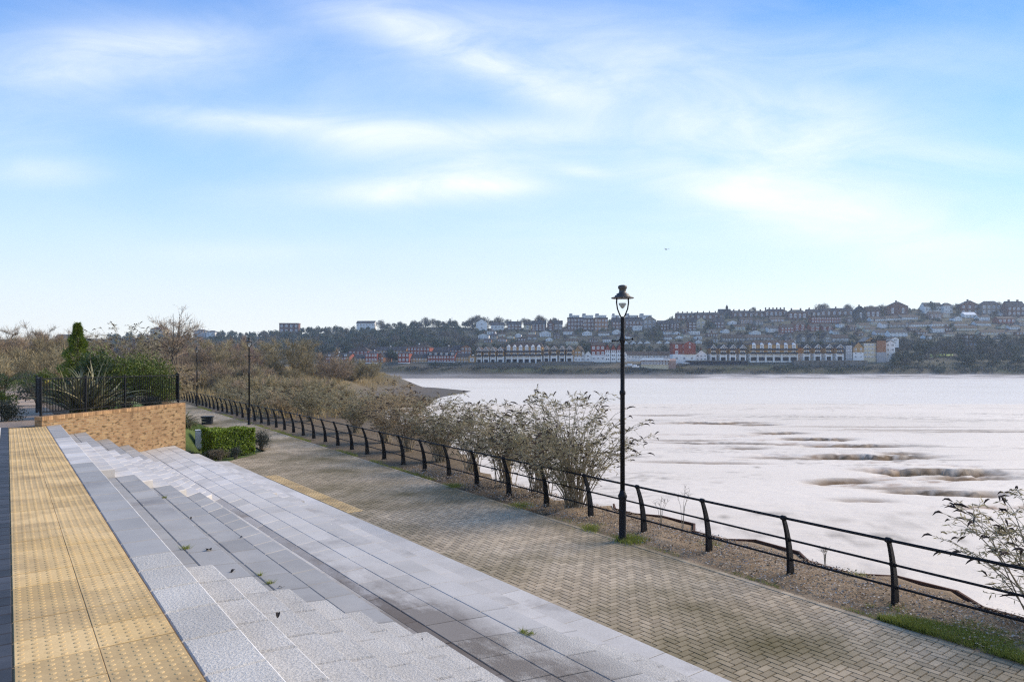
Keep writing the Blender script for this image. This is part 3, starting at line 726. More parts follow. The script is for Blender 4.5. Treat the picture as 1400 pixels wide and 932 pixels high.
def buddleia(label, loc, Rr, H, ns=46, leafm=None, dens=1.0, leafsc=1.0, group=None, seeds=1.0):
    t = thing('buddleia_shrub', label, 'shrub', loc, random.uniform(0, 6), group)
    sb, lb, hb = MB(), MB(), MB()
    lp, ld, ll, lw_ = [], [], [], []
    for s in range(ns):
        a = random.uniform(0, 2*math.pi); rr = Rr*math.sqrt(random.uniform(.02, 1.0)); h = H*random.uniform(.5, 1.03)*(1-.22*(rr/Rr)**2)
        bx, by = random.gauss(0, .12), random.gauss(0, .12)
        ex, ey = bx+math.cos(a)*rr, by+math.sin(a)*rr
        pts = []
        ja, jb = random.uniform(-.12, .12), random.uniform(-.12, .12)
        for i in range(8):
            q = i/7; w = q**1.35
            pts.append(Vector((bx+(ex-bx)*w+ja*math.sin(q*5), by+(ey-by)*w+jb*math.sin(q*4), h*(1-(1-q)**1.35)-(.06*q**4*Rr))))
        r0 = random.uniform(.009, .017); tn = random.random()
        sb.tube(pts, [r0*(1-.78*i/7) for i in range(8)], 4, 0, tn, False)
        # side shoots
        for c in range(int(random.randint(9, 14)*dens)):
            q = random.uniform(.3, 1.0); i = min(int(q*7), 6); p = pts[i].lerp(pts[i+1], q*7-i)
            d = Vector((random.gauss(0, 1)+.8*math.cos(a), random.gauss(0, 1)+.8*math.sin(a), random.uniform(.1, 1.3))).normalized(); Ls = random.uniform(.2, .55)*(1.25-q*.6)
            e1 = p+d*Ls*.5; e2 = p+d*Ls+Vector((0, 0, -.05-.1*random.random()))
            sb.tube([p, e1, e2], [.0045, .0035, .002], 3, 0, tn, False)
            for m_ in range(random.randint(7, 12)):
                f = random.uniform(.15, 1); pp = p.lerp(e1, f*2) if f < .5 else e1.lerp(e2, f*2-1)
                dd = d*.5+Vector((random.gauss(0, .8), random.gauss(0, .8), random.uniform(-.9, .35)))
                lp.append(pp); ld.append(dd); ll.append(random.uniform(.055, .12)*leafsc); lw_.append(random.uniform(.013, .024)*leafsc)
            if random.random() < .30*seeds*(.4+q):
                dd = (d+Vector((random.gauss(0, .3), random.gauss(0, .3), random.uniform(-.5, .5)))).normalized(); sl = random.uniform(.09, .19)*leafsc
                lb.tube([e2, e2+dd*sl*.4, e2+dd*sl*.75+Vector((0, 0, -.02)), e2+dd*sl+Vector((0, 0, -.05))], [.006, .015*leafsc, .011*leafsc, .002], 5, 1, random.random(), False)
        for m_ in range(int(10*dens)):
            q = random.uniform(.45, 1); i = min(int(q*7), 6); lp.append(pts[i].lerp(pts[i+1], q*7-i)); ld.append(Vector((random.gauss(0, 1), random.gauss(0, 1), random.uniform(-.6, .5)))); ll.append(random.uniform(.06, .12)*leafsc); lw_.append(random.uniform(.014, .025)*leafsc)
        if random.random() < .8*seeds:
            d = (pts[7]-pts[6]).normalized(); e = pts[7]; sl = random.uniform(.12, .26)*leafsc
            lb.tube([e, e+d*sl*.35, e+d*sl*.7+Vector((0, 0, -.03)), e+d*sl+Vector((0, 0, -.09))], [.006, .019*leafsc, .013*leafsc, .002], 5, 1, random.random(), False)
    sb.build('stems', m_stem, t)
    leaves(lb, np.array(lp), np.array([list(x) for x in ld]), np.array(ll), np.array(lw_)); lb.build('foliage', [leafm or m_bleaf, m_seed], t)
    return t
def at(px, v, dz=0): u = ux(px, v); return (u, v, max(zg(u, v), -.35)+dz)
buddleia('large buddleia with dark seed heads behind the railing just left of the nearest lamp post', at(788, 16.2), 1.8, 3.1, 84, dens=.95)
buddleia('thin low buddleia between two larger shrubs, second shrub left of the nearest lamp post', at(692, 19.6), 1.3, 2.6, 56, dens=.95)
buddleia('wide leafy buddleia behind the middle stretch of railing, mud showing through its left side', at(602, 24.6), 1.8, 2.75, 80, leafm=m_bleaf)
buddleia('brown twiggy buddleia filling the gap left of the wide leafy one', at(556, 27.5), 1.7, 2.6, 60, leafm=m_bleafbr, leafsc=1.1)
buddleia('pale-stemmed buddleia between the wide leafy one and the thin low one', at(645, 22.0), 1.3, 2.5, 50, dens=.9)
buddleia('leafy buddleia overlapping the left side of the nearest large one', at(738, 18.2), 1.35, 2.75, 50)
buddleia('dense olive shrub behind the railing under the tip of the reed bed', at(487, 35.0), 2.1, 2.7, 62, leafsc=1.3, seeds=.5)
buddleia('low twiggy shrub between the two lamp posts, close behind the railing', at(392, 45), 2.3, 2.2, 50, leafm=m_bleafbr, leafsc=1.5, seeds=.3)
buddleia('rounded buddleia against the tip of the golden reed bed', at(527, 30.5), 1.75, 2.85, 56, leafm=m_bleafbr, leafsc=1.15)
buddleia('spreading olive shrub behind the railing right of the middle lamp post', at(425, 42), 2.6, 2.5, 60, leafsc=1.4, seeds=.4)
buddleia('olive shrub half hidden by the middle lamp post', at(352, 50), 2.6, 2.2, 50, leafsc=1.5, seeds=.3)
buddleia('low olive shrub behind the far end of the railing, before the farthest lamp post', at(318, 60), 2.0, 1.9, 34, leafsc=1.6, seeds=.2)
buddleia('buddleia with drooping seed spikes cut off by the right edge of the photo', at(1440, 9.0, .05), 1.4, 2.45, 46, dens=.62)

# ------------------------------------------------------------------ planting by the wall
def on(px, v, z): return (ux(px, v), v, z)
t = thing('flax_plant', 'big clump of sword-leaved flax behind the fence on the brick wall', 'plant', on(118, 21.4, 1.85))
b = MB(); b2 = MB()
def blade(mb, base, az, tilt, ln, w, droop, tone, seg=6):
    d = Vector((math.cos(az)*math.sin(tilt), math.sin(az)*math.sin(tilt), math.cos(tilt))); sd = Vector((-math.sin(az), math.cos(az), 0)); p = Vector(base); prev = None; qs = []
    tw = random.uniform(-.6, .6); sd = (sd*math.cos(tw)+d.cross(sd)*math.sin(tw)).normalized()
    for i in range(seg+1):
        q = i/seg; ww = w*(.55+.9*q*(1-q)*2)*(1 if q < .7 else (1-q)/.3*.95+.05)
        cur = (p-sd*ww*.5, p+sd*ww*.5)
        if prev: qs.append([prev[0], prev[1], cur[1], cur[0]])
        prev = cur
        d = (d+Vector((math.cos(az), math.sin(az), 0))*droop*.10*q*3+Vector((0, 0, -droop*.32*q))).normalized(); p = p+d*(ln/seg)
    mb.quads([[tuple(x) for x in q] for q in qs], 0, [tone]*len(qs))
for k in range(240):
    az = random.uniform(0, 6.28); ti = random.uniform(.05, 1.05)**1.0
    blade(b if random.random() < .8 else b2, (random.gauss(0, .2), random.gauss(0, .2), 0), az, ti, random.uniform(1.0, 1.9), random.uniform(.045, .08), random.uniform(.15, 1.1), random.random())
b.build('leaves', m_phor, t); b2.build('pale_leaves', m_phor2, t)
b = MB(); t2 = thing('flax_plant', 'small spiky plant hanging over the right-hand end of the brick wall', 'plant', on(250, 27.5, 1.0))
for k in range(50): blade(b, (random.gauss(0, .12), random.gauss(0, .12), 0), random.uniform(0, 6.28), random.uniform(.3, 1.2), random.uniform(.7, 1.2), .045, random.uniform(.6, 1.4), random.random())
b.build('leaves', m_phor, t2)
b = MB(); t3 = thing('yucca_plant', 'spiky dark green plant left of the flax clump by the upper path', 'plant', on(84, 22.5, 1.85))
for k in range(110): blade(b, (random.gauss(0, .15), random.gauss(0, .15), .3), random.uniform(0, 6.28), random.uniform(.2, 1.4), random.uniform(.7, 1.2), .05, random.uniform(.2, .7), random.random())
b.build('leaves', m_ever, t3)
# conifer
t = thing('conifer_tree', 'slim pointed green conifer rising behind the flax plant', 'conifer', on(106, 25.2, 1.7))
b = MB(); n = 9000; hq = rng.random(n)**.8; ph = rng.random(n)*2*math.pi
lay = .82+.26*np.sin(hq*34+np.sin(ph*3)*1.2)
rr = (1.05*(1-hq)**1.0+.02)*np.sqrt(rng.uniform(.25, 1, n))*lay
p = np.stack([rr*np.cos(ph), rr*np.sin(ph), .3+hq*2.95], 1); d = np.stack([np.cos(ph), np.sin(ph), rng.uniform(-.1, .9, n)], 1)+rng.normal(size=(n, 3))*.35
leaves(b, p, d, rng.uniform(.07, .16, n), rng.uniform(.02, .035, n)); b.build('crown', m_conif, t)
b = MB(); b.tube([(0, 0, -.2), (0, 0, 1.5), (.01, 0, 3.1)], [.06, .04, .008], 6); b.build('trunk', m_bark, t)
buddleia('tall arching buddleia against the sky behind the planter, right of the conifer', on(172, 26.8, 1.7), 1.7, 3.7, 90, dens=1.15, seeds=1.2)
buddleia('russet buddleia behind the right-hand half of the wall fence', on(218, 30, 1.3), 1.6, 2.5, 60, leafm=m_bleafbr, leafsc=1.3, seeds=.3)
buddleia('second russet shrub in front of the far lamp post, behind the wall corner', on(232, 38, .9), 1.5, 2.7, 40, leafm=m_bleafbr, leafsc=1.5, seeds=.2)
bush('evergreen_shrub', 'dark green shrub with yellow tips behind the flax, left of the middle fence post', 'shrub', on(152, 24.5, 1.75), 1.25, 2.9, m_everb, 8000, .085, .04)
bush('evergreen_shrub', 'dense green laurel-like shrub behind the right part of the wall fence', 'shrub', on(200, 25.2, 1.75), 1.0, 2.45, m_everb, 7500, .075, .04, dense=.5)
bush('evergreen_shrub', 'very dark shrub at the foot of the conifer', 'shrub', on(114, 24.0, 1.75), .9, 1.7, m_ever, 5200, .08, .035)
bush('evergreen_shrub', 'low grey-green shrub under the fence near the wall corner', 'shrub', on(203, 23.8, 1.8), .5, .7, m_greysh, 1800, .06, .025)
bush('evergreen_shrub', 'tall dark evergreen rising behind the middle of the flax clump', 'shrub', on(132, 23.6, 1.75), .8, 2.7, m_ever, 5000, .09, .04)
bush('evergreen_shrub', 'pale green shrub behind the last panel of the wall fence', 'shrub', on(222, 27.0, 1.5), .75, 2.0, m_everb, 4200, .08, .04)
bush('golden_shrub', 'small bright yellow shrub by the upper path', 'shrub', on(67, 31, 1.75), .32, 1.25, m_gold, 1100, .08, .05)
bush('evergreen_shrub', 'narrow olive-green shrub behind the golden one', 'shrub', on(63, 34, 1.75), .5, 1.85, m_everb, 1800, .08, .045)
for k, (px, v, r, h, lab, mm) in enumerate([(54, 27.5, .95, 1.35, 'rounded grey-green shrub at the right edge of the upper path, next to the wall fence', m_greysh), (47, 34, 1.0, 1.5, 'mid-green shrub bordering the upper path beyond the nearest rounded one', m_everb), (38, 42, .9, 1.4, 'grey-green shrub farther along the right edge of the upper path', m_greysh), (33, 52, 1.0, 1.5, 'last low shrub on the right where the upper path fades out', m_ever)]):
    bush('border_shrub', lab, 'shrub', on(px, v, 1.72), r, h, mm, 2600, .07, .03)
bush('border_shrub', 'dark rounded shrub at the left edge of the photo, nearest beside the upper path', 'shrub', on(6, 19.9, 1.75), .46, .72, m_greysh, 3600, .05, .025, dense=.55)
bush('border_shrub', 'low green shrub behind the dark rounded one on the left of the upper path', 'shrub', on(4, 25.5, 1.75), .55, .85, m_everb, 2400, .06, .03)
bush('border_shrub', 'taller dark shrub on the far left of the upper path', 'shrub', on(3, 35, 1.7), .8, 1.6, m_ever, 2400, .07, .035)
bush('red_shrub', 'small red-leaved shrub on the far left beyond the green shrubs', 'shrub', on(4, 40, 1.7), .3, 1.3, m_red_lf, 500, .06, .035)
# bed beside the steps
hv0 = Vector((ux(291, 25.2), 25.2)); hv1 = Vector((ux(349, 26.6), 26.6)); hd = (hv1-hv0); ha = math.atan2(hd.y, hd.x); hn_ = Vector((-math.sin(ha), math.cos(ha)))*.4; hc = (hv0+hv1)/2+hn_
bush('clipped_hedge', 'bright green box-clipped hedge between the steps and the brick path', 'hedge', (hc.x, hc.y, -.03), 1, 1, m_hedge, 15000, .065, .042, box=(hd.length, .8, 1.0, ha))
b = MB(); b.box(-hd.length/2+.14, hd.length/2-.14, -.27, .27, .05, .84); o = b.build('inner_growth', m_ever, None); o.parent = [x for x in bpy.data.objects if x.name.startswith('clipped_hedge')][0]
bush('border_shrub', 'dark grey-green ball shrub at the path end of the clipped hedge', 'shrub', on(357, 27.6, 0), .36, .82, m_greysh, 3400, .045, .02, dense=.6)
for k, (px, v, r, h, lab, mm) in enumerate([(259, 25.3, .36, .26, 'low brown dried lavender in front of the grey utility box', m_lav), (289, 25.0, .36, .40, 'grey-green lavender mound between the utility box and the steps', m_greysh), (300, 24.9, .4, .42, 'brownish lavender against the foot of the hedge beside the steps', m_lav), (322, 25.4, .3, .4, 'small grey lavender at the right-hand foot of the hedge', m_greysh), (258, 28.5, .5, .55, 'dark low shrub between the brick wall end and the utility box', m_lav)]):
    u = ux(px, v); bush('lavender_shrub', lab, 'shrub', (u, v, max(zg(u, v), -.02)), r, h, mm, 1900, .05, .012, dense=.5)
# grey cabinet and black planter box
t = thing('utility_box', 'grey metal utility box standing left of the clipped hedge', 'utility box', on(273.5, 26.8, .12), R(18))
b = MB(); b.box(-.16, .16, -.13, .13, 0, .72, 0, .5, .012); b.build('cabinet', m_steel, t)
b = MB(); b.box(-.175, .175, -.145, .145, .722, .75, 0, .5, .01); b.build('lid', m_steel, t)
b = MB(); b.box(-.13, .13, -.139, -.133, .06, .68, 0, .5, .003); d_ = b.build('door', m_steel, t)
b = MB(); b.lathe([(.02, -.006), (.02, .012)], (0, 0), 10); o = b.build('lock', m_frame, d_); o.location = (.07, -.139, .37); o.rotation_euler = (R(90), 0, 0)
zb_ = zg(ux(283.5, 39.2), 39.2)
t = thing('black_box', 'black lidded box on the inner edge of the path beyond the hedge', 'storage box', on(283.5, 39.2, .01), R(12))
b = MB(); b.quadprism([(-.27, -.22), (.27, -.22), (.27, .22), (-.27, .22)], 0, .37, 0, .5, .01); b.build('body', m_blackbox, t)
b = MB(); b.box(-.315, .315, -.26, .26, .372, .45, 0, .5, .02); b.build('lid', m_blackbox, t)

# ------------------------------------------------------------------ ground litter, grass, leaves, weeds
def tri_blades(mb, pts, hmin, hmax, w, lean=.35):
    n = len(pts); pts = np.asarray(pts); h = rng.uniform(hmin, hmax, n)
    d = rng.normal(size=(n, 2))*lean; a = rng.random(n)*6.28
    s = np.stack([np.cos(a), np.sin(a), 0*a], 1)*(w/2)
    tip = pts+np.stack([d[:, 0]*h, d[:, 1]*h, h], 1)
    mb.quads(np.stack([pts-s, pts+s, tip], 1), 0, rng.random(n))
def Pn(X, Y, Z): return np.stack([X*CT-Y*ST, X*ST+Y*CT, Z], 1)
b = MB()
n = 30000; Y = rng.uniform(0, 60, n)**1.0; e = np.abs(rng.normal(0, .16, n)); X = 9.17+.053*Y+e
keep = fbm(X*1.2, Y*.9, 3, 5)-e*.35 > .43
X, Y = X[keep], Y[keep]; tri_blades(b, Pn(X, Y, np.full(len(X), .0)), .02, .07, .008)
n = 80000; Y = rng.uniform(.6, 5.0, n); X = 9.18+.053*Y+np.abs(rng.normal(.0, .40, n)); keep = (fbm(X*1.7, Y*1.5, 3, 8)+.25*(rng.random(n)-.5) > .38+.25*np.maximum(Y-3.9, 0)) & (X < 10.1+.05*Y)
X, Y = X[keep], Y[keep]; tri_blades(b, Pn(X, Y, np.full(len(X), .01)), .03, .11, .009, .5)
for (cx, cy, r, n) in ((9.75, 9.2, .28, 1600), (10.0, 13.0, .3, 500), (10.1, 16.2, .25, 500), (10.6, 8.0, .2, 300), (10.9, 5.4, .2, 300), (9.8, 10.3, .25, 700)):
    q = rng.normal(size=(n, 2))*r*.5; tri_blades(b, Pn(cx+q[:, 0], cy+q[:, 1], np.full(n, .02)), .03, .12, .009, .5)
tag(b.build('verge_grass', m_grass), kind='stuff')
b = MB(); n = 60000; u = rng.uniform(-21, -8, n); v = rng.uniform(24, 55, n); X, Y = L(u, v)
keep = (X < XL(Y)-.03) & (X > XL(Y)-5.5) & (Y > 23.6+1.15*(X-1)+.3)
u, v = u[keep], v[keep]; z, _ = zland(u, v); tri_blades(b, np.stack([u, v, z], 1), .04, .10, .02, .4)
tag(b.build('lawn_grass', m_lawn), kind='stuff')
b = MB(); n = 26000; Y = rng.uniform(0, 20, n); X = 9.25+.053*Y+rng.uniform(0, 1, n)*(1.75+.0*Y); pz = .03+.045*np.sin(np.pi*(X-9.2-.053*Y)/1.9)+rng.uniform(-.01, .035, n)
mi = rng.integers(0, 3, n); d = rng.normal(size=(n, 3)); d[:, 2] *= .35
for q in range(3):
    s = (mi == q) & (X < 10.86+.052*Y); m_ = s.sum(); leaves(b, Pn(X[s], Y[s], pz[s]), d[s], rng.uniform(.02, .055, m_), rng.uniform(.015, .032, m_), q, up=np.array([0, 0, 1.0]))
tag(b.build('leaf_litter', m_litter), kind='stuff')
# reeds on the salt marsh
b = MB(); n = 150000; u = rng.uniform(-75, 0, n); v = rng.uniform(44, 232, n); z, s = zland(u, v)
X, Y = L(u, v); keep = (s > np.where(v > 85, 4+5*fbm(u*.1, v*.1, 3, 2), 1.5)) & (X > fenceX(Y)+.6) & (fbm(u*.06+3, v*.06, 3, 71)+.10*(s < 30) > .44) & (u/v > -.52) & (rng.random(n) < .8)
u, v, z = u[keep], v[keep], z[keep]; tri_blades(b, np.stack([u, v, z], 1), .6, 1.35, .075, .28)
tag(b.build('reed_bed', m_straw), kind='stuff')
b = MB(); n = 2600; u = rng.uniform(-40, -10, n); v = rng.uniform(78, 128, n); z, s = zland(u, v); keep = (s > -1) & (s < 4.5); u, v, z = u[keep], v[keep], z[keep]
for k in range(len(u)):
    r = random.uniform(.12, .42); c = np.array([u[k], v[k], z[k]]); q = unit(rng.normal(size=(6, 3)))*r
    b.add(c+q, [[0, 1, 2], [0, 2, 3], [0, 3, 4], [1, 2, 5], [2, 3, 5], [0, 4, 5], [0, 1, 4]], 0, random.random())
tag(b.build('shore_rubble', M('dark_shore_stones', (.055, .05, .045), (.12, .105, .095), .5, .8, tone=.4)), kind='stuff')
# fallen leaves and weeds on the steps, placed by what they lie on
def ray(px, py, z):
    v = F*(EYE-z)/(py-498.0); return (ux(px, v), v, z)
m_dl = M('dark_fallen_leaf', (.02, .016, .013), (.04, .03, .022), 20, .8)
for px, py, z, s, lab in ((285.5, 751.5, 1.502, 1.5, 'largest dark fallen leaf on the steps, on the first seat tier'), (318, 781, 1.502, .9, 'dark fallen leaf against the rough block on the first seat tier'), (384, 803, 1.202, .7, 'small dark leaf beside the end of the rough granite step'), (427, 813, .902, .8, 'dark leaf on the third tier above the rough steps'), (454, 831, .902, .8, 'curled dark leaf on the edge of the third tier'), (380, 841, 1.652, .9, 'thin dark twig-like leaf on the pale rough block'), (330, 734.5, 1.202, .7, 'dark leaf on the pale edge line of the second tier'), (261, 708.5, 1.502, .6, 'small dark leaf on the upper part of the first tier'), (577, 875, .752, .55, 'tiny dark leaf on the rough block above the stained gutter'), (484, 930, 1.2, .7, 'dark leaf at the bottom edge of the photo')):
    b = MB(); N = 7; s *= .038
    for i in range(N-1):
        q0, q1 = i/(N-1), (i+1)/(N-1); w = lambda q: s*.42*math.sin(math.pi*min(1, q*1.05))**.8+.001
        h = lambda q: .006+.012*math.sin(q*5)
        for sg in (-1, 1): b.add([(s*(2*q0-1), 0, h(q0)), (s*(2*q1-1), 0, h(q1)), (s*(2*q1-1), sg*w(q1), h(q1)+.3*w(q1)), (s*(2*q0-1), sg*w(q0), h(q0)+.3*w(q0))], [[0, 1, 2, 3]])
    b.tube([(s, 0, .01), (s*1.5, .1*s, .004)], .0016, 4)
    o = b.build('fallen_leaf', m_dl); o.location = ray(px, py, z); o.rotation_euler = (0, 0, random.uniform(0, 6)); tag(o, lab, 'leaf', 'dark leaves fallen on the stone steps')
for px, py, z, r, n, lab in ((253.5, 750, 1.5, .05, 60, 'small green weed growing in the joint of the first seat tier'), (224, 680.5, 1.2, .05, 40, 'weed in the joint near the pale steps'), (369, 797, 1.2, .04, 45, 'weed clump at the foot of the second tier by the rough block'), (355, 786, 1.2, .03, 30, 'tiny weed in the second tier joint'), (715, 864, .6, .05, 60, 'green weed at the corner of the rough landing paver'), (724, 866.5, .6, .06, 60, 'longer green weed beside the rough landing block')):
    b = MB(); q = rng.normal(size=(n, 2))*r*.4; tri_blades(b, np.stack([q[:, 0], q[:, 1], 0*q[:, 0]], 1), .015, .05, .008, .8)
    o = b.build('weed_tuft', m_grass); o.location = ray(px, py, z); tag(o, lab, 'weed')
# dry weed stalks on the verge
for px, py, h, lab in ((903, 722, .75, 'thin dry weed stalk on the river edge right of the lamp post'), (933, 725, .95, 'taller bare weed stalk leaning on the river edge between two railing posts'), (1128, 770, .3, 'small green weed at the sheet-pile edge')):
    x, y, z = ray(px, py, .05); b = MB()
    for k in range(5):
        a = random.uniform(0, 6.28); q = random.uniform(.1, .3)*h
        pts = [(0, 0, -.1), (q*.3*math.cos(a), q*.3*math.sin(a), h*.5), (q*math.cos(a), q*math.sin(a), h*random.uniform(.7, 1))]
        b.tube(pts, [.005, .004, .002], 4)
        for j in range(6): f = random.uniform(.4, 1); p_ = Vector(pts[1]).lerp(Vector(pts[2]), f); b.tube([p_, p_+Vector((random.gauss(0, .05), random.gauss(0, .05), .06))], [.003, .002], 3)
    o = b.build('dry_weed', m_stem); o.location = (x, y, z); tag(o, lab, 'weed')
# ------------------------------------------------------------------ bare trees and scrub on the near bank
def tree_proto(name, H, Rr, nl, ntw, mtw, twl=(.5, 1.3), tww=.035, base=.3, dome=True, trunk=.14, rise=.6):
    t = thing(name, 'x', 'tree'); tb, cb = MB(), MB(); tips = []
    if not dome: tb.tube([(0, 0, -.6), (.1, 0, H*base*.5), (0, .1, H*base), (.05, 0, H*.65), (0, .05, H*.95)], [trunk, trunk*.85, trunk*.7, trunk*.35, .02], 7)
    P_, D_ = [], []
    for k in range(nl):
        a = 2*math.pi*k/nl+random.uniform(-.4, .4); rr = Rr*random.uniform(.25, 1); hh = H*random.uniform(.55, 1.0)*(1-.3*(rr/Rr)**2)
        z0 = H*base*random.uniform(.5, 1.4) if not dome else -.3
        pts = []
        for i in range(7):
            q = i/6; pts.append(Vector((math.cos(a)*rr*q**rise+.25*math.sin(q*6+k), math.sin(a)*rr*q**rise+.25*math.cos(q*5+k), z0+(hh-z0)*q**1.1)))
        r0 = trunk*random.uniform(.35, .6)
        tb.tube(pts, [r0*(1-.85*i/6) for i in range(7)], 5)
        for s in range(7):
            q = random.uniform(.25, .95); i = int(q*6); p = pts[i].lerp(pts[i+1], q*6-i)
            d = Vector((math.cos(a)+random.gauss(0, .9), math.sin(a)+random.gauss(0, .9), random.uniform(.2, 1.3))).normalized(); ln = H*random.uniform(.12, .28)*(1.2-q*.5)
            e = p+d*ln; m_ = p+d*ln*.5+Vector((random.gauss(0, .1), random.gauss(0, .1), .1))
            tb.tube([p, m_, e], [r0*.3, r0*.2, .012], 4)
            for c in range(int(ntw/nl/7)):
                f = random.random()**.7; pp = p.lerp(m_, f*2) if f < .5 else m_.lerp(e, f*2-1)
                P_.append(pp+Vector((random.gauss(0, .12), random.gauss(0, .12), random.gauss(0, .1)))); D_.append(d*.7+Vector((random.gauss(0, .6), random.gauss(0, .6), random.uniform(-.1, .9))))
    n = len(P_); pos = np.array([list(x) for x in P_]); d = unit(np.array([list(x) for x in D_])); ln = rng.uniform(*twl, n)
    s = unit(np.cross(d, rng.normal(size=(n, 3))))*(tww/2); tone = rng.random(n)
    mid = pos+d*ln[:, None]*.55+rng.normal(size=(n, 3))*.05*ln[:, None]; tip = pos+(d+np.array([0, 0, .12]))*ln[:, None]
    cb.quads(np.stack([pos-s, pos+s, mid], 1), 0, tone); cb.quads(np.stack([mid-s*.8, mid+s*.8, tip], 1), 0, tone)
    # side twiglets
    k = rng.integers(0, n, n); f = rng.random((n, 1)); p2 = pos[k]*(1-f)+tip[k]*f; d2 = unit(d[k]+rng.normal(size=(n, 3))*.7); s2 = unit(np.cross(d2, rng.normal(size=(n, 3))))*(tww*.36); t2 = p2+d2*ln[k][:, None]*.45
    cb.quads(np.stack([p2-s2, p2+s2, t2], 1), 0, rng.random(n))
    tb.build('trunk', m_bark, t); cb.build('crown', mtw, t)
    return t
protos = {
 'olive': tree_proto('bare_tree', 9, 5.2, 15, 5200, m_twolive, (.5, 1.5), .045),
 'brown': tree_proto('bare_tree', 8, 4.2, 12, 3600, m_twbrown, (.5, 1.3), .045),
 'purple': tree_proto('bare_tree', 8, 3.8, 12, 3600, m_twpurple, (.5, 1.3), .04),
 'scrub': tree_proto('scrub_bush', 3.2, 2.6, 14, 3400, m_twbrown, (.35, .9), .034),
 'scrubo': tree_proto('scrub_bush', 3.2, 2.8, 14, 3400, m_twolive, (.35, .9), .034),
 'tall': tree_proto('bare_tree', 10, 2.6, 13, 1500, m_twbrown, (.5, 1.2), .05, .35, False, .17, .9)}
used = set()
def place(kind, px, v, H, label, group=None, z=None, wide=1.0):
    p = protos[kind]; h0 = {'olive': 9, 'brown': 8, 'purple': 8, 'scrub': 3.2, 'scrubo': 3.2, 'tall': 10}[kind]
    u = ux(px, v); z = zg(u, v) if z is None else z; s = H/h0
    if kind in used: o = dup(p, (u, v, z), random.uniform(0, 6.28))
    else: used.add(kind); o = p; o.location = (u, v, z); o.rotation_euler = (0, 0, random.uniform(0, 6.28))
    o.scale = (s*wide*random.uniform(.92, 1.08), s*wide*random.uniform(.92, 1.08), s)
    o['label'] = label; o['category'] = 'bush' if kind.startswith('scrub') else 'tree'
    if group: o['group'] = group
    elif 'group' in o: del o['group']
    return o
place('olive', 402, 122, 9.6, 'big spreading olive-brown bare tree behind the middle lamp post, tallest near the reeds')
place('tall', 237, 88, 10.2, 'slender bare tree standing out against the sky above the wall fence')
place('olive', 352, 132, 8.6, 'bare olive tree just right of the middle lamp post, left of the biggest spreading one')
place('brown', 448, 142, 7.4, 'brown bare tree at the right shoulder of the wooded spit')
place('scrubo', 478, 160, 5.6, 'rounded olive bush on the spit, second from its river end')
place('scrubo', 503, 176, 4.6, 'last low bush at the river end of the wooded spit')
place('scrub', 460, 150, 4.6, 'dark bush at the foot of the brown bare tree on the spit')
gA, gB, gC, gD = 'far row of bare trees behind the wall fence', 'thorn trees beyond the upper path', 'brown scrub between the wall fence and the reeds', 'bare trees on the middle of the bank'
lA, lB, lC, lD = 'purplish or brown bare tree in the far row behind the wall fence and lamp posts', 'tangled bare thorn tree beyond the end of the upper path at far left', 'low brown scrub bush between the far lamp post and the golden reeds', 'bare brown tree in the middle of the bank behind the two far lamp posts'
for k, px in enumerate(range(180, 350, 17)): place(['purple', 'brown', 'purple', 'olive'][k % 4], px+random.uniform(-5, 5), random.uniform(150, 190), random.uniform(8.0, 9.6), lA, gA)
for k, px in enumerate(range(-30, 150, 15)): place(['brown', 'olive', 'brown'][k % 3], px+random.uniform(-4, 4), random.uniform(78, 112), random.uniform(5.6, 7.0), lB, gB, wide=.95)
for k, px in enumerate(range(-20, 100, 24)): place('scrubo', px, random.uniform(64, 74), random.uniform(3.0, 4.0), 'low olive scrub bush at the foot of the thorn trees at far left', 'scrub under the thorn trees')
for k, px in enumerate(range(215, 345, 18)): place(['brown', 'purple', 'olive'][k % 3], px+random.uniform(-5, 5), random.uniform(98, 128), random.uniform(5.6, 7.0), lD, gD)
for k, px in enumerate(range(205, 350, 13)): place(['scrub', 'scrubo', 'scrub'][k % 3], px+random.uniform(-4, 4), random.uniform(74, 98), random.uniform(2.6, 3.8), lC, gC)
for k, px in enumerate(range(352, 500, 15)): place(['scrub', 'scrubo'][k % 2], px+random.uniform(-4, 4), random.uniform(108, 150) if px < 440 else random.uniform(150, 180), random.uniform(2.6, 3.9), 'low scrub bush at the back edge of the golden reed bed', 'scrub along the back of the reed bed')

for k, (px, v) in enumerate(((405, 66), (430, 78), (452, 96), (476, 108), (500, 116), (520, 123), (545, 120), (462, 72), (495, 104), (380, 72), (360, 80), (395, 88), (420, 96), (440, 108), (345, 92), (470, 92), (515, 112), (535, 118), (560, 121), (578, 124), (450, 86), (415, 74), (486, 98), (335, 68), (352, 62), (370, 57), (392, 60), (410, 54), (432, 58), (448, 52), (465, 60), (320, 76))): place(['scrub', 'scrubo'][k % 2], px, v, random.uniform(1.9, 3.0), 'brambly scrub bush between the railing and the golden reeds', 'brambles on the rough shore')

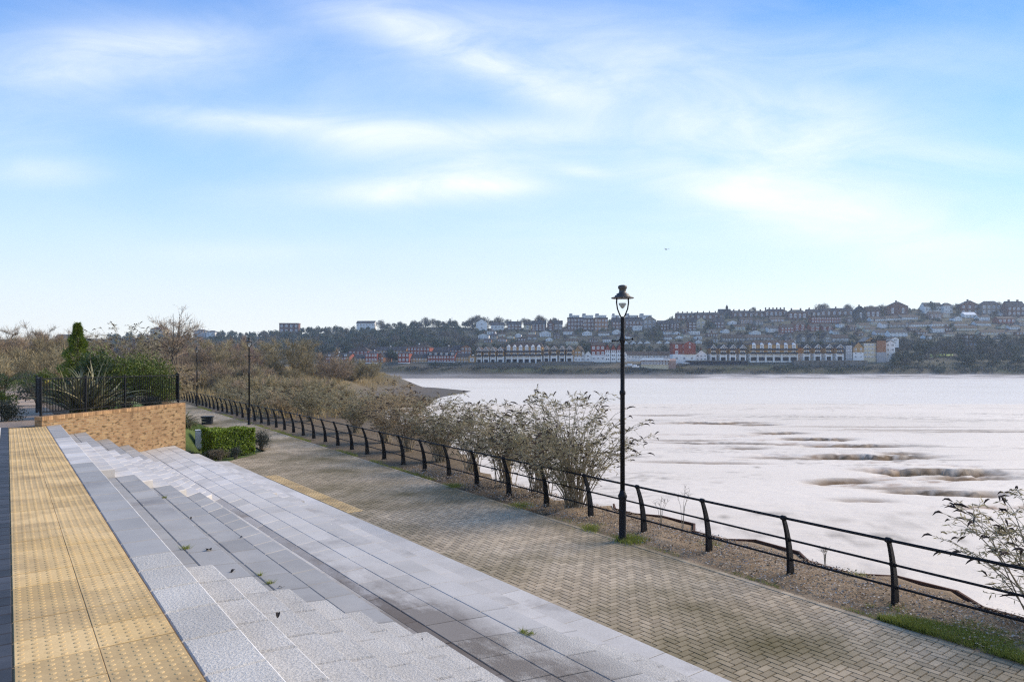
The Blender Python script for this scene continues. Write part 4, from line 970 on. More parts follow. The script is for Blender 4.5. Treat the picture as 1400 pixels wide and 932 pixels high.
# ------------------------------------------------------------------ town across the river
rects = []
wmesh = None
def window(par, x, z, w, h, y=-.02, m=None, name='window', rz=0):
    global wmesh
    if wmesh is None:
        b = MB(); b.box(-.5, .5, -.05, .0, 0, 1, 0); 
        b.add([(-.33, -.056, .16), (-.06, -.056, .16), (-.06, -.056, .84), (-.33, -.056, .84)], [[0, 1, 2, 3]], 1); b.add([(.06, -.056, .16), (.33, -.056, .16), (.33, -.056, .84), (.06, -.056, .84)], [[0, 1, 2, 3]], 1)
        o = b.build('window', [m_frame, m_glass]); wmesh = o.data; bpy.data.objects.remove(o)
    o = bpy.data.objects.new(name, wmesh); C.objects.link(o); o.parent = par; o.location = (x, y, z); o.scale = (w, 1.6, h); o.rotation_euler = (0, 0, rz)
    return o
def shell(t, W, D, he, H, form, mw, mr, base=0.0, mbase=None, down=4.0, x0=None):
    """walls, gables and roof; form: side (ridge along the front), front (gable to the river), hip, flat"""
    a = -W/2 if x0 is None else x0; c = a+W
    b = MB(); 
    z0 = base if mbase else -down
    b.box(a, c, 0, D, z0, he)
    if form == 'side':
        for x in (a, c): b.add([(x, 0, he), (x, D, he), (x, D/2, H)], [[0, 1, 2]])
    if form == 'front': 
        for y in (0, D): b.add([(a, y, he), (c, y, he), ((a+c)/2, y, H)], [[0, 1, 2]])
    b.build('wall', mw, t)
    if mbase: b = MB(); b.box(a-.03, c+.03, -.04, D, -down, base); b.build('lower_wall', mbase, t)
    b = MB(); o = .35; th = .22
    def slab(q): 
        q = [Vector(p) for p in q]; b.add([tuple(p) for p in q]+[tuple(p+Vector((0, 0, th))) for p in q], [[0, 1, 2, 3], [7, 6, 5, 4], [0, 4, 5, 1], [1, 5, 6, 2], [2, 6, 7, 3], [3, 7, 4, 0]])
    if form == 'side':
        k = o*(H-he)/(D/2)
        slab([(a-o, -o, he-k), (c+o, -o, he-k), (c+o, D/2, H), (a-o, D/2, H)]); slab([(a-o, D/2, H), (c+o, D/2, H), (c+o, D+o, he-k), (a-o, D+o, he-k)])
    elif form == 'front':
        m = (a+c)/2; k = o*(H-he)/(W/2)
        slab([(a-o, -o, he-k), (m, -o, H), (m, D+o, H), (a-o, D+o, he-k)]); slab([(m, -o, H), (c+o, -o, he-k), (c+o, D+o, he-k), (m, D+o, H)])
    elif form == 'hip':
        i = min(D/2, W*.3); b.add([(a-o, -o, he), (c+o, -o, he), (c+o, D+o, he), (a-o, D+o, he), (a+i, D/2, H), (c-i, D/2, H)], [[0, 1, 5, 4], [1, 2, 5], [2, 3, 4, 5], [3, 0, 4], [3, 2, 1, 0]])
    else:
        b.box(a-.15, c+.15, -.15, D+.15, he, H)
    b.build('roof', mr, t)
def house(px0, px1, yt, yb, mw, mr, form, nx, nz, label, group=None, v=None, D=9.0, rz=None, chim=0, base=0, mbase=None, wsc=1.0, eave=None, name='house', cat='house', dorm=0):
    pc = (px0+px1)/2; v = hill_v(pc, yb) if v is None else v
    v = float(v); W = (px1-px0)*v/F; z = zy(yb, v); H = (yb-yt)*v/F
    t = thing(name, label, cat, (ux(pc, v), v, z), R(random.uniform(-7, 4)) if rz is None else R(rz), group)
    he = H*(eave or {'side': .64, 'front': .68, 'hip': .7, 'flat': .9}[form])
    shell(t, W, D, he, H, form, mw, mr, base*H, mbase)
    for i in range(nx):
        for j in range(nz):
            zz = he*(j+.28)/nz; window(t, -W/2+W*(i+.5)/nx, zz, min(W/nx*.55, 2.4)*wsc, he/nz*.55)
    for k in range(chim):
        x = -W/2+W*(k+.5)/chim; b = MB(); b.box(x-.45, x+.45, D*.38, D*.62, he, H+1.7); b.box(x-.52, x+.52, D*.36, D*.64, H+1.7, H+1.9); b.build('chimney', m_brick, t)
    for k in range(dorm):
        x = -W/2+W*(k+.5)/dorm; b = MB(); zz = he+(H-he)*.15; dh = (H-he)*.6; dw = min(W/dorm*.5, 2.2)
        b.box(x-dw/2, x+dw/2, .5, D*.4, zz, zz+dh); b.box(x-dw/2-.2, x+dw/2+.2, .3, D*.42, zz+dh, zz+dh+.2); q = b.build('dormer', m_slate, t)
        window(q, x, zz+.1, dw*.85, dh*.8, .5)
    rects.append((px0, px1, yt, yb, v)); return t
HB = house
# --- first row: repeated gabled townhouses with balconies
def townhouse():
    t = thing('townhouse', 'x', 'house'); W, H, D = 4.4, 10.1, 10
    b = MB(); b.box(-W/2, W/2, .02, D, 4.3, 8.0); b.add([(-W/2, .02, 8.0), (W/2, .02, 8.0), (0, .02, H), (-W/2, D, 8.0), (W/2, D, 8.0), (0, D, H)], [[0, 1, 2], [4, 3, 5]]); b.build('wall', m_tan, t)
    b = MB(); b.box(-W/2, -1.45, -.35, D, -4, 4.3); b.box(1.45, W/2, -.35, D, -4, 4.3); b.box(-1.45, 1.45, -.35, D, 2.3, 3.2); b.box(-1.45, 1.45, .4, D, -4, 4.3); b.build('lower_wall', m_white, t)
    b = MB(); b.box(-1.42, 1.42, .3, .39, -.3, 2.28); b.build('garage_door', m_navy, t)
    b = MB()
    for s in (-1, 1):
        q = [(0, -.9, H), (s*(W/2+.3), -.9, 7.75), (s*(W/2+.3), D, 7.75), (0, D, H)]; b.add([(x, y, z) for x, y, z in q]+[(x, y, z+.2) for x, y, z in q], [[0, 1, 2, 3], [7, 6, 5, 4], [0, 4, 5, 1], [1, 5, 6, 2], [2, 6, 7, 3]])
    b.build('roof', m_tile, t)
    b = MB()
    for s in (-1, 1):
        q = [(0, -.95, H-.28), (s*(W/2+.32), -.95, 7.5), (s*(W/2+.32), -.95, 7.78), (0, -.95, H+.08)]; b.add([(x, y, z) for x, y, z in q]+[(x, y-.06, z) for x, y, z in q], [[0, 1, 2, 3], [7, 6, 5, 4], [0, 4, 5, 1], [1, 5, 6, 2], [2, 6, 7, 3]])
    b.build('bargeboard', m_frame, t)
    for z in (4.3, 6.7):
        o = window(t, 0, z+.1, 2.9, 1.9, .02); o.name = 'balcony_window'
        b = MB(); b.box(-1.75, 1.75, -1.1, 0, z-.15, z+.02); b.box(-1.75, 1.75, -1.1, -1.04, z+.02, z+.95); b.box(-1.75, -1.69, -1.04, 0, z+.02, z+.95); b.box(1.69, 1.75, -1.04, 0, z+.02, z+.95); b.build('balcony', m_navy, t)
    b = MB(); b.add([(-.7, 0, 8.6), (.7, 0, 8.6), (.7, 0, 9.0), (0, 0, 9.6), (-.7, 0, 9.0)], [[0, 1, 2, 3, 4]]); b.build('gable_window', m_bglass, t)
    return t
th = townhouse(); first = True
def tgrow(spans, yb, labels, group, rz, v=430):
    global first
    for (a, c), lab in zip(spans, labels):
        s = (c-a)*v/F/4.7; loc = (ux((a+c)/2, v), v, zy(yb, v))
        if first: o = th; o.location = loc; o.rotation_euler = (0, 0, R(rz)); o['label'] = lab; o['group'] = group; first = False
        else: o = dup(th, loc, R(rz), lab, group)
        o.scale = (s, 1, 1); rects.append((a, c, 471, yb, v))
tgrow([(651, 659), (660, 669), (670, 678), (679.5, 689)], 496.3, ['leftmost gabled townhouse of the four left of the left-hand long balcony block', 'second of the four gabled townhouses left of the left-hand long balcony block', 'third of the four gabled townhouses left of the left-hand long balcony block', 'gabled townhouse touching the left end of the left-hand long balcony block'], 'gabled balcony townhouses on the quay', -10)
tgrow([(743, 751), (752.5, 762), (764.5, 772.5), (774, 783)], 494.6, ['gabled townhouse touching the right end of the left-hand long balcony block', 'second gabled townhouse right of the left-hand long balcony block', 'third gabled townhouse right of the left-hand long balcony block', 'gabled townhouse beside the tan gable house and small white house'], 'gabled balcony townhouses on the quay', -10)
tgrow([(971, 979.5), (983.5, 994), (997, 1006.5), (1010.5, 1020)], 493, ['gabled townhouse nearest the white house beside the big red gabled building', 'second gabled townhouse right of the big red gabled building', 'third gabled townhouse right of the big red gabled building', 'gabled townhouse touching the left end of the right-hand long balcony block'], 'gabled balcony townhouses on the quay', 0)
tgrow([(1097.5, 1108), (1112.5, 1123), (1128, 1138), (1142.5, 1153.5)], 492.3, ['gabled townhouse touching the right end of the right-hand long balcony block', 'second gabled townhouse right of the right-hand long balcony block', 'third gabled townhouse right of the right-hand long balcony block', 'gabled townhouse beside the narrow grey balcony tower'], 'gabled balcony townhouses on the quay', 2)
def longblock(px0, px1, yb, label, rz, v=430):
    t = thing('balcony_block', label, 'apartment block', (ux((px0+px1)/2, v), v, zy(yb, v)), R(rz), 'long balcony blocks on the quay'); W = (px1-px0)*v/F; H = 11.9
    b = MB(); b.box(-W/2, W/2, 0, 11, 4.3, 10); b.build('wall', m_tan, t)
    b = MB(); n = 6; bw = W/n
    b.box(-W/2, W/2, .7, 11, -4, 4.3)
    for i in range(n+1): x = -W/2+bw*i; b.box(max(-W/2, x-.5), min(W/2, x+.5), -.3, .7, -4, 4.3)
    for i in range(n): b.box(-W/2+bw*i+.5, -W/2+bw*(i+1)-.5, -.25, .1, 2.2, 2.9)
    b.build('lower_wall', m_white, t)
    b = MB(); i_ = 5; b.add([(-W/2-.4, -.5, 9.9), (W/2+.4, -.5, 9.9), (W/2+.4, 11.4, 9.9), (-W/2-.4, 11.4, 9.9), (-W/2+i_, 5.5, 13.0), (W/2-1, 5.5, 13.0)], [[0, 1, 5, 4], [1, 2, 5], [2, 3, 4, 5], [3, 0, 4], [3, 2, 1, 0]]); b.build('roof', m_tile, t)
    for i in range(n):
        x = -W/2+bw*(i+.5); b = MB(); b.box(x-1.1, x+1.1, -.6, .5, 7.2, 9.9); b.build('bay', m_white, t); q = t.children[-1] if False else bpy.data.objects[b_name(t, 'bay')]
        b = MB(); b.add([(x-1.4, -.8, 9.9), (x+1.4, -.8, 9.9), (x+1.4, 3, 9.9), (x-1.4, 3, 9.9), (x, -.8, 11.2), (x, 3, 11.2)], [[0, 1, 4], [1, 2, 5, 4], [2, 3, 5], [3, 0, 4, 5], [3, 2, 1, 0]]); b.build('bay_roof', m_frame, q)
        window(q, x, 7.4, 1.9, 1.0, -.62); window(q, x, 8.7, 1.9, 1.0, -.62)
        window(t, x, 4.5, 2.4, 1.8, 0)
        b = MB()
        for z in (4.3, 6.6): b.box(x-bw*.5+.1, x+bw*.5-.1, -1.2, -.02, z-.15, z); b.box(x-bw*.5+.1, x+bw*.5-.1, -1.2, -1.14, z, z+.85)
        b.build('balcony', m_navy, t); 
        b = MB(); b.box(x-bw*.5+.55, x+bw*.5-.55, .55, .69, -.2, 2.1); b.build('garage_door', m_navy, t)
    rects.append((px0, px1, 468, yb, v))
def b_name(t, nm): return [c for c in bpy.data.objects if c.parent == t and c.name.startswith(nm)][-1].name
_lb = longblock
def longblock_safe(*a):
    _lb(*a)
longblock(691, 741, 495.4, 'left-hand long block with six white dormer bays and dark balconies', -8)
longblock(1025, 1090.5, 492.6, 'right-hand long block with six white dormer bays and dark balconies', 0)
# --- first row: the others
HB(443, 479, 482.5, 497.5, m_red, m_slate, 'side', 9, 2, 'red and white long terrace at the left end of the far quay', v=432, D=10, rz=-14, base=.12, mbase=m_white, dorm=3, eave=.66)
HB(478.5, 500, 485, 498, m_tan, m_slate, 'side', 5, 2, 'tan terrace with a dark roof left of the red corner tower', v=433, D=9, rz=-10, eave=.62)
HB(499, 516, 480, 501, m_red, m_slate, 'hip', 4, 3, 'red four-storey corner block with white base and tan side wing', v=428, D=9, rz=-8, base=.28, mbase=m_white, eave=.86)
HB(515.5, 525, 482, 500, m_orange, m_slate, 'front', 2, 3, 'narrow orange gabled house stuck to the red four-storey corner block', v=430, D=10, rz=-22, base=.25, mbase=m_white)
HB(544, 559.5, 480, 501, m_red, m_slate, 'hip', 3, 3, 'red square tower house with white base right of the evergreen gap', v=428, D=9, rz=-6, base=.26, mbase=m_white, eave=.86)
HB(560, 584, 484, 498, m_tan, m_slate, 'side', 6, 2, 'tan terrace directly right of the red square tower house', v=431, D=9, rz=-6)
HB(584, 622, 480.5, 496.5, m_red, m_slate, 'side', 10, 2, 'red terrace with white dormers in the middle of the left quay', v=430, D=10, rz=-6, base=.14, mbase=m_white, dorm=5, eave=.66)
HB(622, 641, 483, 496, m_tan, m_slate, 'side', 5, 2, 'tan terrace with dark roof right of the red dormer terrace', v=431, D=9, rz=-6)
HB(640.5, 650, 487, 496.5, m_tan, m_tan, 'flat', 1, 1, 'small flat-topped tan block beside the first gabled townhouses', v=429, D=8, rz=-10)
HB(475, 504, 474, 486, m_red, m_tile, 'hip', 5, 2, 'red house with brown hipped roof behind the tan terrace at far left', v=470, rz=-16, eave=.5)
HB(513, 555, 474, 485, m_tan, m_slate, 'side', 9, 1, 'long low tan building with dark roof behind the evergreen gap', v=474, rz=-4, eave=.55)
HB(556, 588, 471, 485, m_red, m_tile, 'hip', 7, 2, 'red building with two rows of white windows behind the tan terrace', v=468, rz=-12, eave=.72)
HB(588, 615, 474.5, 485, m_tan, m_slate, 'side', 5, 1, 'tan building with a small front gable behind the red dormer terrace', v=472, rz=-4, eave=.5)
HB(616, 631, 472.5, 485, m_red, m_slate, 'side', 3, 2, 'red house with dark roof left of the bright orange end wall', v=466, rz=-18, eave=.55)
HB(630, 644.5, 471.5, 484.5, m_orange, m_slate, 'front', 3, 2, 'bright orange-brick end block behind the tan terraces', v=466, rz=10, eave=.75)
HB(785, 794.5, 473, 494, m_tan, m_tile, 'front', 2, 3, 'tan gable house between the last left-hand townhouse and the small white house', v=431, rz=-20, base=.3, mbase=m_white)
HB(794.5, 799.5, 479, 494, m_white, m_tile, 'front', 1, 2, 'narrow white gabled house right of the tan gable house', v=432, rz=-8)
HB(800, 808, 479.5, 494, m_white, m_slate, 'front', 1, 2, 'small white gable-fronted house left of the red block with white base', v=431, rz=-5)
HB(808.5, 827, 468, 494, m_red, m_tile, 'side', 3, 3, 'red block with white base standing left of the nearest lamp post', v=430, rz=-4, base=.34, mbase=m_white, eave=.84)
for k, (a, c, l) in enumerate([(827.2, 834, 'white and red gabled house touching the red block left of the lamp post'), (835, 842, 'middle one of three white and red gabled houses by the lamp post'), (843, 850.5, 'white and red gabled house half hidden by the lamp post')]):
    HB(a, c, 470, 494, m_red, m_tile, 'front', 1, 3, l, 'white and red gabled houses by the lamp post', v=430, rz=-3, base=.5, mbase=m_white, wsc=1.7)
HB(852, 857.5, 480, 493, m_white, m_tile, 'front', 1, 2, 'small white gabled house just right of the lamp post', v=434, rz=-4)
HB(858, 886, 480.5, 490, m_white, m_tile, 'side', 6, 1, 'long low white terrace with brown roof right of the lamp post', v=445, rz=3, eave=.5)
HB(887, 915, 480.5, 490, m_white, m_tile, 'side', 6, 1, 'long low white terrace left of the big red gabled building', v=446, rz=-3, eave=.5)
t = HB(920, 951, 467.5, 494, m_red, m_tile, 'side', 3, 3, 'big red gabled building with white base beside the low riverside pub', v=428, rz=0, base=.37, mbase=m_white, eave=.9, name='red_building', cat='building', wsc=.7)
W = 31*428/F; b = MB(); b.box(-.6, W/2-.25, -1.0, .5, 4.7, 10.6); b.add([(-.6, -1.0, 10.6), (W/2-.25, -1.0, 10.6), (W/2*.5-.4, -1.0, 12.6), (-.6, 6, 10.6), (W/2-.25, 6, 10.6), (W/2*.5-.4, 6, 12.6)], [[0, 1, 2], [1, 4, 5, 2], [3, 0, 2, 5], [4, 3, 5]]); q = b.build('gable_wing', m_red, t); window(q, W/4-.4, 8.4, 1.0, 1.3, -1.02); window(q, W/4-.4, 10.7, .9, 1.0, -1.02)
HB(951.5, 966.5, 478.5, 493.6, m_white, m_tile, 'front', 3, 2, 'white house with brown roof between the big red building and the townhouses', v=432, rz=-8, eave=.62, chim=1)
HB(1156.5, 1165, 470, 491, m_grey, m_slate, 'flat', 2, 4, 'narrow grey balcony tower right of the right-hand townhouses', v=430, wsc=1.3)
HB(1166.5, 1180.5, 467.5, 490.5, m_tan, m_tile, 'front', 2, 3, 'tan gabled block with white base right of the narrow grey tower', v=430, base=.38, mbase=m_white, wsc=.7, rz=-4)
HB(1181, 1200, 466.5, 490.5, m_cream, m_tile, 'flat', 4, 4, 'pale curved block with many balconies near the right end of the row', v=431, rz=-3, wsc=1.3)
HB(1182.5, 1198, 461, 470, m_tan, m_stone, 'front', 1, 1, 'tan gable showing above the pale balcony block', v=447, eave=.4)
HB(1199.5, 1211, 463, 490, m_orange, m_tile, 'flat', 0, 0, 'blank brown-brick end block with pale base', v=429, base=.32, mbase=m_grey, rz=-5)
HB(1211.5, 1223, 465, 488, m_white, m_slate, 'front', 2, 3, 'last white and tan house of the front row beside the trees', v=432, rz=-16, wsc=1.1, eave=.84)
HB(1219, 1229, 460.5, 467, m_white, m_tile, 'front', 1, 1, 'white gable peeping above the last house of the front row', v=462)
# --- white gables behind and grey stone gables
for k, (a, c, l) in enumerate([(852, 859, 'white cottage gable right beside the lamp post ladder bar'), (862, 870, 'second white cottage gable right of the lamp post'), (871.5, 879, 'third white cottage gable right of the lamp post'), (880, 890, 'widest white cottage gable above the low white terraces'), (897, 906, 'fifth white cottage gable, above the gap between low terraces'), (908, 917, 'last white cottage gable left of the big red building')]):
    HB(a, c, 465, 470.5, m_white, m_tile, 'front', 1, 1, l, 'row of white cottage gables above the low white terraces', rz=0, eave=.3, wsc=.8)
for (a, c, yt, yb, l) in ((1093, 1103.5, 455.5, 467, 'left grey stone gabled house above the right-hand townhouses'), (1108, 1118, 455.5, 467, 'grey stone gabled house between two others above the right-hand townhouses'), (1126, 1137, 454, 468, 'stone gabled house with white bay above the right-hand townhouses'), (1075, 1086, 455, 463, 'grey house with a white gable above the right-hand long block')):
    HB(a, c, yt, yb, m_stone, m_tile, 'front', 1, 2, l, eave=.5)
HB(988, 1018, 457, 467, m_stone, m_tile, 'side', 8, 1, 'grey stone terrace behind the middle townhouses', eave=.5)
HB(1020, 1058, 457.5, 465, m_stone, m_tile, 'side', 8, 1, 'stone terrace just above the right-hand long block', eave=.5)
HB(1138, 1160, 457, 467, m_grey, m_tile, 'side', 4, 1, 'plain grey house among bare trees right of the stone gables', eave=.5)
HB(720, 735, 457, 465.5, m_stone, m_tile, 'side', 2, 1, 'lone pale stone house in the woods above the left-hand long block')
HB(774, 790, 463, 471, m_cream, m_tile, 'side', 4, 1, 'pale cottages in the woods left of the red block')
# --- ridge, left to right
rd = [(75, 95, 457, 466, m_grey, m_slate, 'side', 3, 1, 'bluish house on the horizon left of the conifer', 0), (205, 226, 446.5, 458, m_cream, m_slate, 'hip', 2, 1, 'dark-roofed house with a lit orange end behind the slender bare tree', 1), (264, 281, 450, 457.5, m_grey, m_slate, 'hip', 2, 1, 'dark hipped house on the left skyline', 0), (281.5, 294, 451.5, 459, m_white, m_slate, 'hip', 2, 1, 'white-walled house on the left skyline', 0), (382, 408, 441.5, 455, m_brick, m_brick, 'flat', 4, 2, 'large flat-topped brick block on the skyline behind the spreading bare tree', 0),
 (487, 512, 438.5, 447, m_white, m_slate, 'side', 6, 1, 'white hall with broad dark roof alone on the wooded ridge', 0), (651, 666, 436, 451, m_white, m_slate, 'front', 1, 2, 'white gabled house with round window among tall ridge trees', 0), (671, 689, 440.5, 451, m_white, m_slate, 'side', 4, 1, 'white cottage with dark roof and two roof lights on the ridge', 0), (694, 713, 439, 451, m_brick, m_slate, 'side', 4, 2, 'dark brick pair of houses right of the white cottage with roof lights', 2), (716, 726.5, 440, 451.5, m_cream, m_slate, 'side', 1, 1, 'narrow cream house on the ridge above the left-hand long block', 0),
 (727, 746, 438, 452, m_brick, m_slate, 'side', 4, 3, 'tall dark terrace with white windows right of the narrow cream house', 2), (748, 757, 437.5, 452, m_brick, m_slate, 'front', 1, 3, 'narrow dark gabled brick house with tall chimneys on the ridge', 1), (757.5, 769, 438, 451, m_stone, m_slate, 'side', 2, 2, 'stone-fronted house at the right end of the ridge terrace', 1),
 (776, 797.5, 433.5, 451, m_brick, m_slate, 'flat', 5, 3, 'leftmost of three flat-roofed brick blocks on the ridge', 0), (798, 812.5, 434.5, 452, m_brick, m_slate, 'flat', 3, 3, 'middle of three flat-roofed brick blocks on the ridge', 0), (813, 831, 434, 452, m_orange, m_slate, 'flat', 4, 3, 'right-hand flat-roofed brick block with a lit orange end', 0),
 (837, 851, 434, 450, m_brick, m_slate, 'side', 3, 2, 'dark brick house on the ridge right behind the lamp post', 1), (855, 879, 433.5, 449, m_brick, m_slate, 'side', 5, 2, 'dark row of houses on the ridge right of the lamp post', 2), (880, 897, 432, 449.5, m_stone, m_slate, 'front', 3, 2, 'grey stone house with a big gable on the ridge right of the lamp post', 0), (899, 915, 438, 451, m_brick, m_slate, 'side', 4, 2, 'dark house with bright windows left of the round evergreen on the ridge', 0), (917, 929, 437, 451.5, m_brick, m_slate, 'side', 3, 3, 'dark tall house behind the round evergreen on the ridge', 0),
 (925, 950, 427.5, 437, m_brick, m_slate, 'side', 4, 1, 'long dark-roofed terrace with chimneys left of the church', 4), (951, 983, 427, 436.5, m_brick, m_slate, 'side', 4, 1, 'dark-roofed terrace with chimneys touching the church', 4), (941, 952, 434, 452, m_brick, m_slate, 'side', 2, 3, 'brick house with white windows left of the cream gabled house', 0), (952.5, 964.5, 433.5, 449, m_cream, m_slate, 'front', 2, 2, 'cream gabled house below the chimney terraces on the ridge', 0), (976, 990, 435, 449, m_brick, m_slate, 'side', 3, 2, 'brick house below the church', 0),
 (1001, 1046, 424.5, 434, m_brick, m_slate, 'side', 6, 1, 'long dark terrace with many chimneys right of the church', 6), (1046, 1076, 422, 433, m_brick, m_slate, 'hip', 5, 1, 'dark terrace with six tall chimneys on the skyline', 6), (1078, 1103, 423, 437, m_brick, m_slate, 'hip', 4, 1, 'dark hipped house with two chimneys on the skyline', 2), (1104, 1122, 422.5, 433, m_brick, m_slate, 'side', 3, 1, 'dark skyline house behind the long red brick block', 2), (1123, 1166, 421, 432, m_brick, m_slate, 'side', 6, 1, 'long dark skyline terrace above the long red brick block', 3),
 (1013, 1029, 433.5, 443, m_pink, m_tile, 'side', 4, 2, 'pinkish terrace below the long dark chimney terrace', 0), (1003, 1019, 443, 452, m_cream, m_tile, 'side', 3, 1, 'cream stone house beside dark evergreen trees', 0), (1054, 1072, 433, 440.5, m_pink, m_tile, 'side', 4, 1, 'pinkish house below the six tall chimneys', 0), (1050, 1064, 445, 454, m_white, m_slate, 'side', 3, 2, 'small white house above the right-hand long block', 0), (1068, 1085, 443, 455, m_red, m_tile, 'side', 4, 2, 'red house with white windows left of the taller red one', 0), (1086, 1101, 438.5, 452.5, m_red, m_tile, 'side', 2, 3, 'taller red house on the middle of the slope', 0),
 (1110, 1150, 433, 441.5, m_red, m_tile, 'flat', 12, 2, 'long red brick block with two rows of white windows', 0), (1108, 1121, 442.5, 452.5, m_red, m_slate, 'side', 2, 2, 'red semi-detached house below the left of the long red brick block', 0), (1124.5, 1138, 442.5, 452.5, m_red, m_slate, 'side', 2, 2, 'red semi-detached house below the right of the long red brick block', 0), (944, 957, 452.5, 458.5, m_white, m_white, 'flat', 3, 1, 'flat white bungalow among the trees above the big red building', 0), (866, 878, 445.5, 451, m_white, m_white, 'flat', 2, 1, 'flat white outbuilding right of the lamp post on the slope', 0)]
for (a, c, yt, yb, mw, mr, f, nx, nz, l, ch) in rd: HB(a, c, yt, yb, mw, mr, f, nx, nz, l, chim=ch)
er = [(1170, 1184, 418.5, 438, m_slate, m_slate, 'front', 1, 1, 'tall dark gabled house on the skyline left of the round bare tree', 1), (1184.5, 1203, 419, 435, m_brick, m_tile, 'side', 3, 1, 'reddish-roofed house beside the round bare tree on the skyline', 0), (1214, 1241, 412.5, 432, m_brick, m_slate, 'front', 2, 1, 'large dark steep-roofed house on the skyline', 1), (1264, 1288, 413.5, 428, m_white, m_slate, 'side', 4, 1, 'white house with dormers on the right skyline', 1), (1290.5, 1303, 413.5, 428, m_white, m_slate, 'hip', 2, 2, 'square white-windowed house right of the one with dormers', 0), (1314, 1338, 411, 429, m_brick, m_slate, 'front', 3, 2, 'big gabled brick house with white windows on the right skyline', 1), (1343, 1368, 411, 430, m_stone, m_slate, 'hip', 4, 2, 'largest stone house with a broad hipped roof on the right skyline', 0), (1377, 1402, 411.5, 432, m_brick, m_slate, 'side', 4, 2, 'brick house with white windows at the right edge of the skyline', 2),
 (1319, 1335, 426.5, 434, m_white, m_white, 'side', 3, 1, 'bright white bungalow below the big gabled brick house', 0), (1272, 1287, 425.5, 436, m_pink, m_tile, 'side', 3, 2, 'pinkish house below the white house with dormers', 0), (1365, 1388, 432.5, 441.5, m_red, m_tile, 'side', 4, 1, 'reddish house with white windows below the largest stone house', 0), (1369, 1387, 424.5, 431, m_white, m_tile, 'side', 2, 1, 'brown-roofed bungalow with a white gable at right', 0), (1191, 1211, 432.5, 439, m_white, m_tile, 'side', 7, 1, 'left end of the pale bungalow terrace on the right slope', 0), (1212, 1232, 431.5, 438, m_white, m_tile, 'side', 7, 1, 'middle of the pale terrace below the steep-roofed house', 0), (1233, 1255, 430, 437, m_white, m_tile, 'side', 7, 1, 'right end of the upper pale terrace on the right slope', 0),
 (1175, 1190, 441, 448.5, m_cream, m_tile, 'side', 3, 1, 'cream bungalow at the left end of the lower terraces', 0), (1216, 1242, 440, 447.5, m_stone, m_tile, 'hip', 5, 1, 'broad hipped bungalow in the lower terraces', 0), (1244, 1272, 440, 446.5, m_white, m_tile, 'side', 9, 1, 'long white-fronted terrace in the middle of the right slope', 0), (1274, 1296, 439, 446.5, m_white, m_tile, 'hip', 6, 1, 'white-fronted bungalow with a pale ridge on the right slope', 0), (1305, 1323, 439.5, 446.5, m_white, m_tile, 'hip', 5, 1, 'pale bungalow above the dark conifers', 0), (1335, 1355, 438.5, 445.5, m_white, m_tile, 'side', 6, 1, 'pale terrace right of the one above the dark conifers', 0), (1276, 1291, 445.5, 454, m_white, m_tile, 'side', 4, 2, 'white two-storey house left of the dark conifers', 0), (1308, 1336, 444.5, 452, m_cream, m_tile, 'side', 8, 1, 'long tiled terrace with white bays above the red flats', 0), (1342, 1374, 450.5, 458, m_cream, m_tile, 'side', 8, 1, 'lowest tiled terrace between two groups of conifers', 0), (1319, 1336, 457, 473, m_brick, m_tile, 'flat', 3, 3, 'brick flats between the dark conifers', 0), (1198, 1214, 451, 458, m_white, m_slate, 'side', 4, 1, 'white dormered house above the brown-brick end block', 0), (1217, 1240, 450.5, 461, m_white, m_slate, 'side', 5, 2, 'white and blue gabled pair right of the front row', 0), (1184, 1197, 447, 453, m_cream, m_tile, 'side', 3, 1, 'small cream house above the pale balcony block', 0)]
for (a, c, yt, yb, mw, mr, f, nx, nz, l, ch) in er: HB(a, c, yt, yb, mw, mr, f, nx, nz, l, chim=ch, eave=.5 if yb-yt < 8 else None)
# small houses scattered over the slopes
rs = random.Random(5); n_ = 0; tr_ = 0
while n_ < 64 and tr_ < 4000:
    tr_ += 1; px = rs.uniform(905, 1398) if rs.random() < .86 else rs.uniform(655, 860); ry = float(np.interp(px, rpx, rpy)); py = rs.uniform(ry+9, 464 if px > 1160 else 470)
    w = rs.uniform(7, 15); h = rs.uniform(5.5, 8)
    if any(px-w/2 < c+.5 and px+w/2 > a-.5 and py-h < yb-1 and py > yt+1.5 for (a, c, yt, yb, _) in rects): continue
    wl, wm = rs.choice([('white', m_white), ('white', m_white), ('cream', m_cream), ('brown brick', m_brick), ('stone', m_stone), ('pinkish', m_pink)]); n_ += 1
    where = 'on the right-hand slope' if px > 1160 else 'above the middle of the waterfront' if px > 900 else 'in the woods above the left-hand long block'
    HB(px-w/2, px+w/2, py-h, py, wm, rs.choice([m_tile, m_slate]), rs.choice(['side', 'side', 'front', 'hip']), max(2, int(w/3)), 1 if h < 7 else 2, 'small '+wl+' house among the trees '+where, 'small '+wl+' houses among the trees '+where, D=8, chim=rs.choice([0, 1]))
